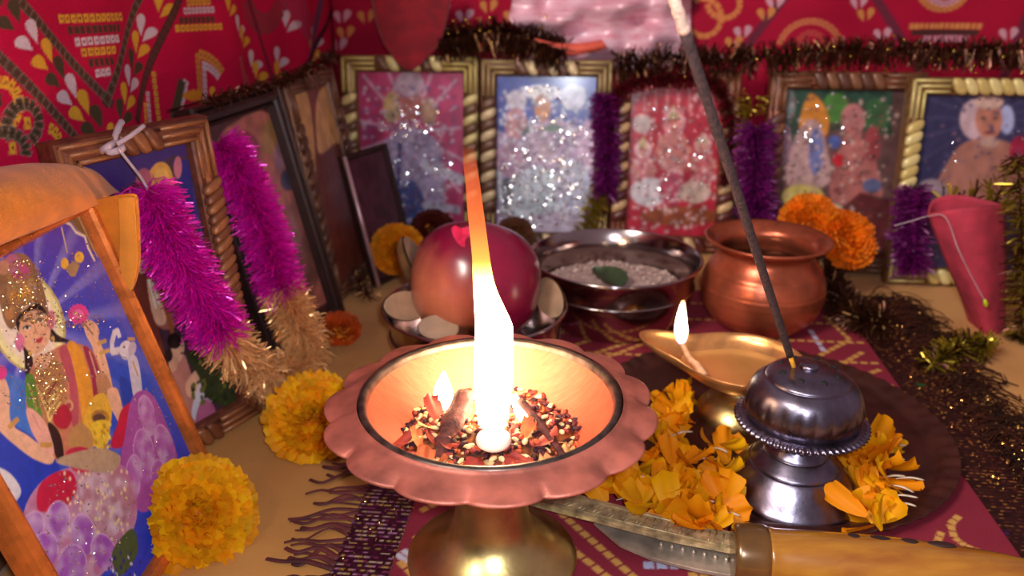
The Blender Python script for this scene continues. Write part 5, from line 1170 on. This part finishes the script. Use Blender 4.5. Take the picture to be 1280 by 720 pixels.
# ================================================================ FLOWERS
M_petal = mat_col('marigold_petal', .6, spec=.25, bump=.15, bscale=500, mul=.08)
nt_ = M_petal.node_tree; b_ = nt_.nodes['Principled BSDF']; tl = nt_.nodes.new('ShaderNodeBsdfTranslucent'); mxs = nt_.nodes.new('ShaderNodeMixShader'); mxs.inputs[0].default_value = .35
nt_.links.new(b_.inputs['Base Color'].links[0].from_socket, tl.inputs['Color']); o_ = nt_.nodes['Material Output']
nt_.links.new(b_.outputs[0], mxs.inputs[1]); nt_.links.new(tl.outputs[0], mxs.inputs[2]); nt_.links.new(mxs.outputs[0], o_.inputs['Surface'])
M_core = mat('marigold_core', (216, 116, 10), .8, var=.3, scale=300)
M_sepal = mat('sepal_green', (96, 104, 50), .7, var=.2, scale=200)
def marigold(label, c, nrm, R, base=(255, 186, 16), dome=.34, seed=1, rings=8, hollow=True, group=None):
    rr = random.Random(seed); n = unit(nrm); u = unit(np.cross(n, (.31, .2, .93))); v = np.cross(n, u)
    M = Matrix(((u[0], v[0], n[0], c[0]), (u[1], v[1], n[1], c[1]), (u[2], v[2], n[2], c[2]), (0, 0, 0, 1)))
    g = thing('marigold', label, 'marigold', M=M, group=group); mb = MB()
    for k in range(rings):
        f = (k+.35)/rings; rad = R*f; cnt = int(6+30*f); 
        zc = R*dome*(1-f**2.2)-(R*.18*(1-f)**2 if hollow else 0); tilt = math.radians(60-62*f-(14 if f > .85 else 0))
        for q in range(cnt):
            a = 2*PI*(q+.5*(k % 2)+rr.uniform(-.2, .2))/cnt; Ln = R*(.38+.06*f)*rr.uniform(.9, 1.12); Wd = R*rr.uniform(.30, .40)
            V, Fc = petal_shape(Ln, Wd, rr.randrange(9999), .20, .34, 7, 5); V = V @ rot3((1, 0, 0), tilt+rr.gauss(0, .10)).T; V = V @ rot3((0, 1, 0), rr.gauss(0, .12)).T
            V = V+np.array([0, rad-Ln*.45*math.cos(tilt), zc-Ln*.35*math.sin(tilt)]); V = V @ rot3((0, 0, 1), a).T
            cc = np.array(base, float)*rr.uniform(.86, 1.06); cc[1] *= rr.uniform(.90, 1.05); mb.add(V, Fc, lin(np.clip(cc, 0, 255)))
    mb.build('petals', M_petal, g)
    V, Fc = ellipsoid((0, 0, R*.02), (R*.86, R*.86, R*dome*.62), None, 20, 12); mesh('flower_core', V, Fc, M_core, g)
    V, Fc = lathe(smooth_prof([(R*.12, -R*.62), (R*.22, -R*.45), (R*.34, -R*.20), (R*.60, -R*.04)], 4), 20); mesh('calyx', V, Fc, M_sepal, g)
    return g
m1c = aty(248, 648, .289); marigold('large orange marigold bloom in the front, leaning on the nearest frame', m1c+np.array([0, 0, .002]), unit(CAM-m1c+np.array([.05, 0, .12])), .0228, seed=2, rings=9)
m2c = atz(392, 522, .0165); marigold('orange marigold bloom tucked against the left rim of the fire bowl', m2c, (.05, -.60, .8), .0225, (255, 184, 16), seed=5, rings=9)
m3c = atz(424, 412, .011); marigold('small red-orange marigold on the cloth near the gold tinsel loop', m3c, (.2, -.4, .9), .0135, (206, 84, 22), seed=8, rings=6)
m4c = aty(497, 312, .60); marigold('orange marigold behind the apple bowl, in front of leftmost back frame', m4c, (.1, -.8, .5), .0190, (236, 150, 16), seed=11, rings=7)
m5c = aty(1012, 282, .575); marigold('orange marigold leaning on the green-background frame, left one of two', m5c, (-.1, -.85, .5), .0215, (236, 126, 10), seed=14, rings=7)
m6c = aty(1058, 300, .565); marigold('orange marigold leaning on the green-background frame, right one of two', m6c, (.15, -.8, .55), .0205, (236, 122, 10), seed=17, rings=7)
m7c = aty(541, 291, .665); marigold('dried dark red marigold below picture of leftmost back frame', m7c, (0, -.9, .4), .0190, (96, 30, 20), seed=20, rings=5)
m8c = aty(643, 296, .655); marigold('dried brown marigold below picture of second back frame', m8c, (.1, -.9, .4), .0160, (110, 66, 40), seed=23, rings=5)

# ---- loose petals on the tray
psrc = []
for k in range(6):
    V, Fc = petal_shape(random.uniform(.014, .021), random.uniform(.009, .0145), 200+k, .35, .28, 9, 7)
    C = np.array([lin(np.array((255, 154+11*(k % 4), 8), float)*(1-.06*abs(math.sin(v[0]*1500)))) for v in V])
    psrc.append(mesh('marigold_petal', V-np.array([0, .007, 0]), Fc, M_petal, None, True, C))
first = set()
def scatter(poly, n, group, label, zmax):
    P = np.array(poly, float); done = 0
    while done < n:
        x = random.uniform(P[:, 0].min(), P[:, 0].max()); y = random.uniform(P[:, 1].min(), P[:, 1].max()); ins = False
        for i_ in range(len(P)):
            a, b_ = P[i_], P[(i_+1) % len(P)]
            if (a[1] > y) != (b_[1] > y) and x < (b_[0]-a[0])*(y-a[1])/(b_[1]-a[1])+a[0]: ins = not ins
        if not ins: continue
        z = .0065+zmax*random.random(); p = atz(x, y, z)
        if math.hypot(p[0]-IH[0], p[1]-IH[1]) < .031 or math.hypot(p[0]-LM[0], p[1]-LM[1]) < .026: done += .05; continue
        k = random.randrange(6); o = psrc[k]
        if k in first: o = psrc[k].copy(); COL.objects.link(o)
        first.add(k); s = random.uniform(.75, 1.15); o.scale = (s, s, s); o.location = p; o.rotation_euler = (random.gauss(.25, .45), random.gauss(0, .5), random.uniform(0, 6.28)); tag(o, label, 'petal', group); done += 1
def scatter_st(pts, label, group):
    for (x, y) in pts:
        p = atz(x, y, .013); a = random.uniform(-.6, .6)-.3; Ln = random.uniform(.008, .013); d = np.array([math.cos(a), math.sin(a), random.uniform(-.2, .3)])
        V, Fc = tube(spline([(0, 0, 0), d*Ln*.5+np.array([0, 0, .001]), d*Ln], 4), [.0003, .0004, .0005, .0006, .0007, .0007, .0007, .0006, .0003], 5, .6)
        o = mesh('petal_base', V, Fc, M_stam); o.location = p; tag(o, label, 'petal base', group)
M_stam = mat('pale_floret', (190, 172, 150), .6, var=.15, scale=300)
scatter([(735, 615), (770, 570), (822, 540), (820, 500), (845, 476), (875, 500), (872, 540), (905, 560), (942, 560), (925, 600), (928, 640), (920, 662), (860, 660), (800, 640)], 115, 'petals between fire bowl and incense holder', 'orange marigold petal in the loose pile between fire bowl and incense holder', .011)
scatter([(1040, 580), (1070, 548), (1110, 545), (1118, 580), (1118, 630), (1095, 662), (1068, 664), (1062, 620)], 40, 'petals right of the incense holder', 'orange marigold petal in the small pile right of the incense holder', .013)
scatter_st([(850, 590), (872, 575), (800, 612), (880, 625), (866, 636), (820, 560), (838, 545), (900, 640), (790, 596), (905, 590), (890, 560), (770, 625)], 'pale thin petal base in the pile beside the fire bowl', 'pale petal bases by the fire bowl')
scatter_st([(1100, 598), (1112, 606), (1108, 620), (1118, 630), (1105, 575), (1120, 598), (1098, 560)], 'pale thin petal base in the pile right of the incense holder', 'pale petal bases by the incense holder')

# ---- sub-parts go under the part they sit on
bpy.context.view_layer.update()
SUBS = {'glitter': 'picture', 'rope_carving': 'moulding', 'silver_edge': 'moulding', 'engraving': 'engraved_bar', 'tooth': 'blade', 'finger_notch': 'handle', 'vent_hole': 'pierced_dome', 'top_knob': 'pierced_dome',
        'raised_ring': 'bowl_body', 'thread_bead': 'thread', 'hem': 'hanging_end', 'sequins': 'sequin_band', 'loose_end': 'knot'}
stem_ = lambda o: o.name.split('.')[0]
for root in [o for o in bpy.data.objects if o.parent is None and o.children]:
    kids = list(root.children); used = {}
    for k_ in kids:
        want = SUBS.get(stem_(k_))
        if not want: continue
        hosts = [h for h in kids if stem_(h) == want]
        if not hosts: continue
        i_ = used.get(want+stem_(k_), 0); used[want+stem_(k_)] = i_+1; h = hosts[min(i_, len(hosts)-1)]
        W_ = k_.matrix_world.copy(); k_.parent = h; k_.matrix_parent_inverse = h.matrix_world.inverted(); k_.matrix_basis = W_

# ================================================================ LIGHT AND CAMERA
def area(name, loc, target, size, power, col, sy=None):
    l = bpy.data.lights.new(name, 'AREA'); l.energy = power; l.color = col; l.size = size
    if sy: l.shape = 'RECTANGLE'; l.size_y = sy
    o = bpy.data.objects.new(name, l); COL.objects.link(o); o.location = loc; o.rotation_euler = (Vector(target)-Vector(loc)).to_track_quat('-Z', 'Y').to_euler(); return o
area('room_lamp', (-.50, -.25, .75), (-.08, .36, 0), .24, LAMP, (1, .90, .80))
area('phone_flash', (.015, -.01, CH+.02), (.02, .45, .03), .012, FLASH, (.90, .94, 1))
w = bpy.data.worlds.new('room'); SC.world = w; w.use_nodes = True; bg = w.node_tree.nodes['Background']; bg.inputs[0].default_value = (1, .68, .78, 1); bg.inputs[1].default_value = AMB
cam = bpy.data.cameras.new('camera'); co = bpy.data.objects.new('camera', cam); COL.objects.link(co); SC.camera = co
co.location = (0, 0, CH); co.rotation_euler = (math.radians(90)-TH, 0, 0); cam.sensor_width = 36; cam.lens = 36*F/1280; cam.clip_start = .005
cam.dof.use_dof = True; cam.dof.focus_distance = .315; cam.dof.aperture_fstop = 10.5
SC.view_settings.view_transform = 'Standard'; SC.view_settings.look = 'None'; SC.view_settings.exposure = 0; SC.view_settings.gamma = 1; SC.view_settings.use_curve_mapping = False
SC.cycles.max_bounces = 8; SC.cycles.use_denoising = True; SC.cycles.sample_clamp_indirect = 6
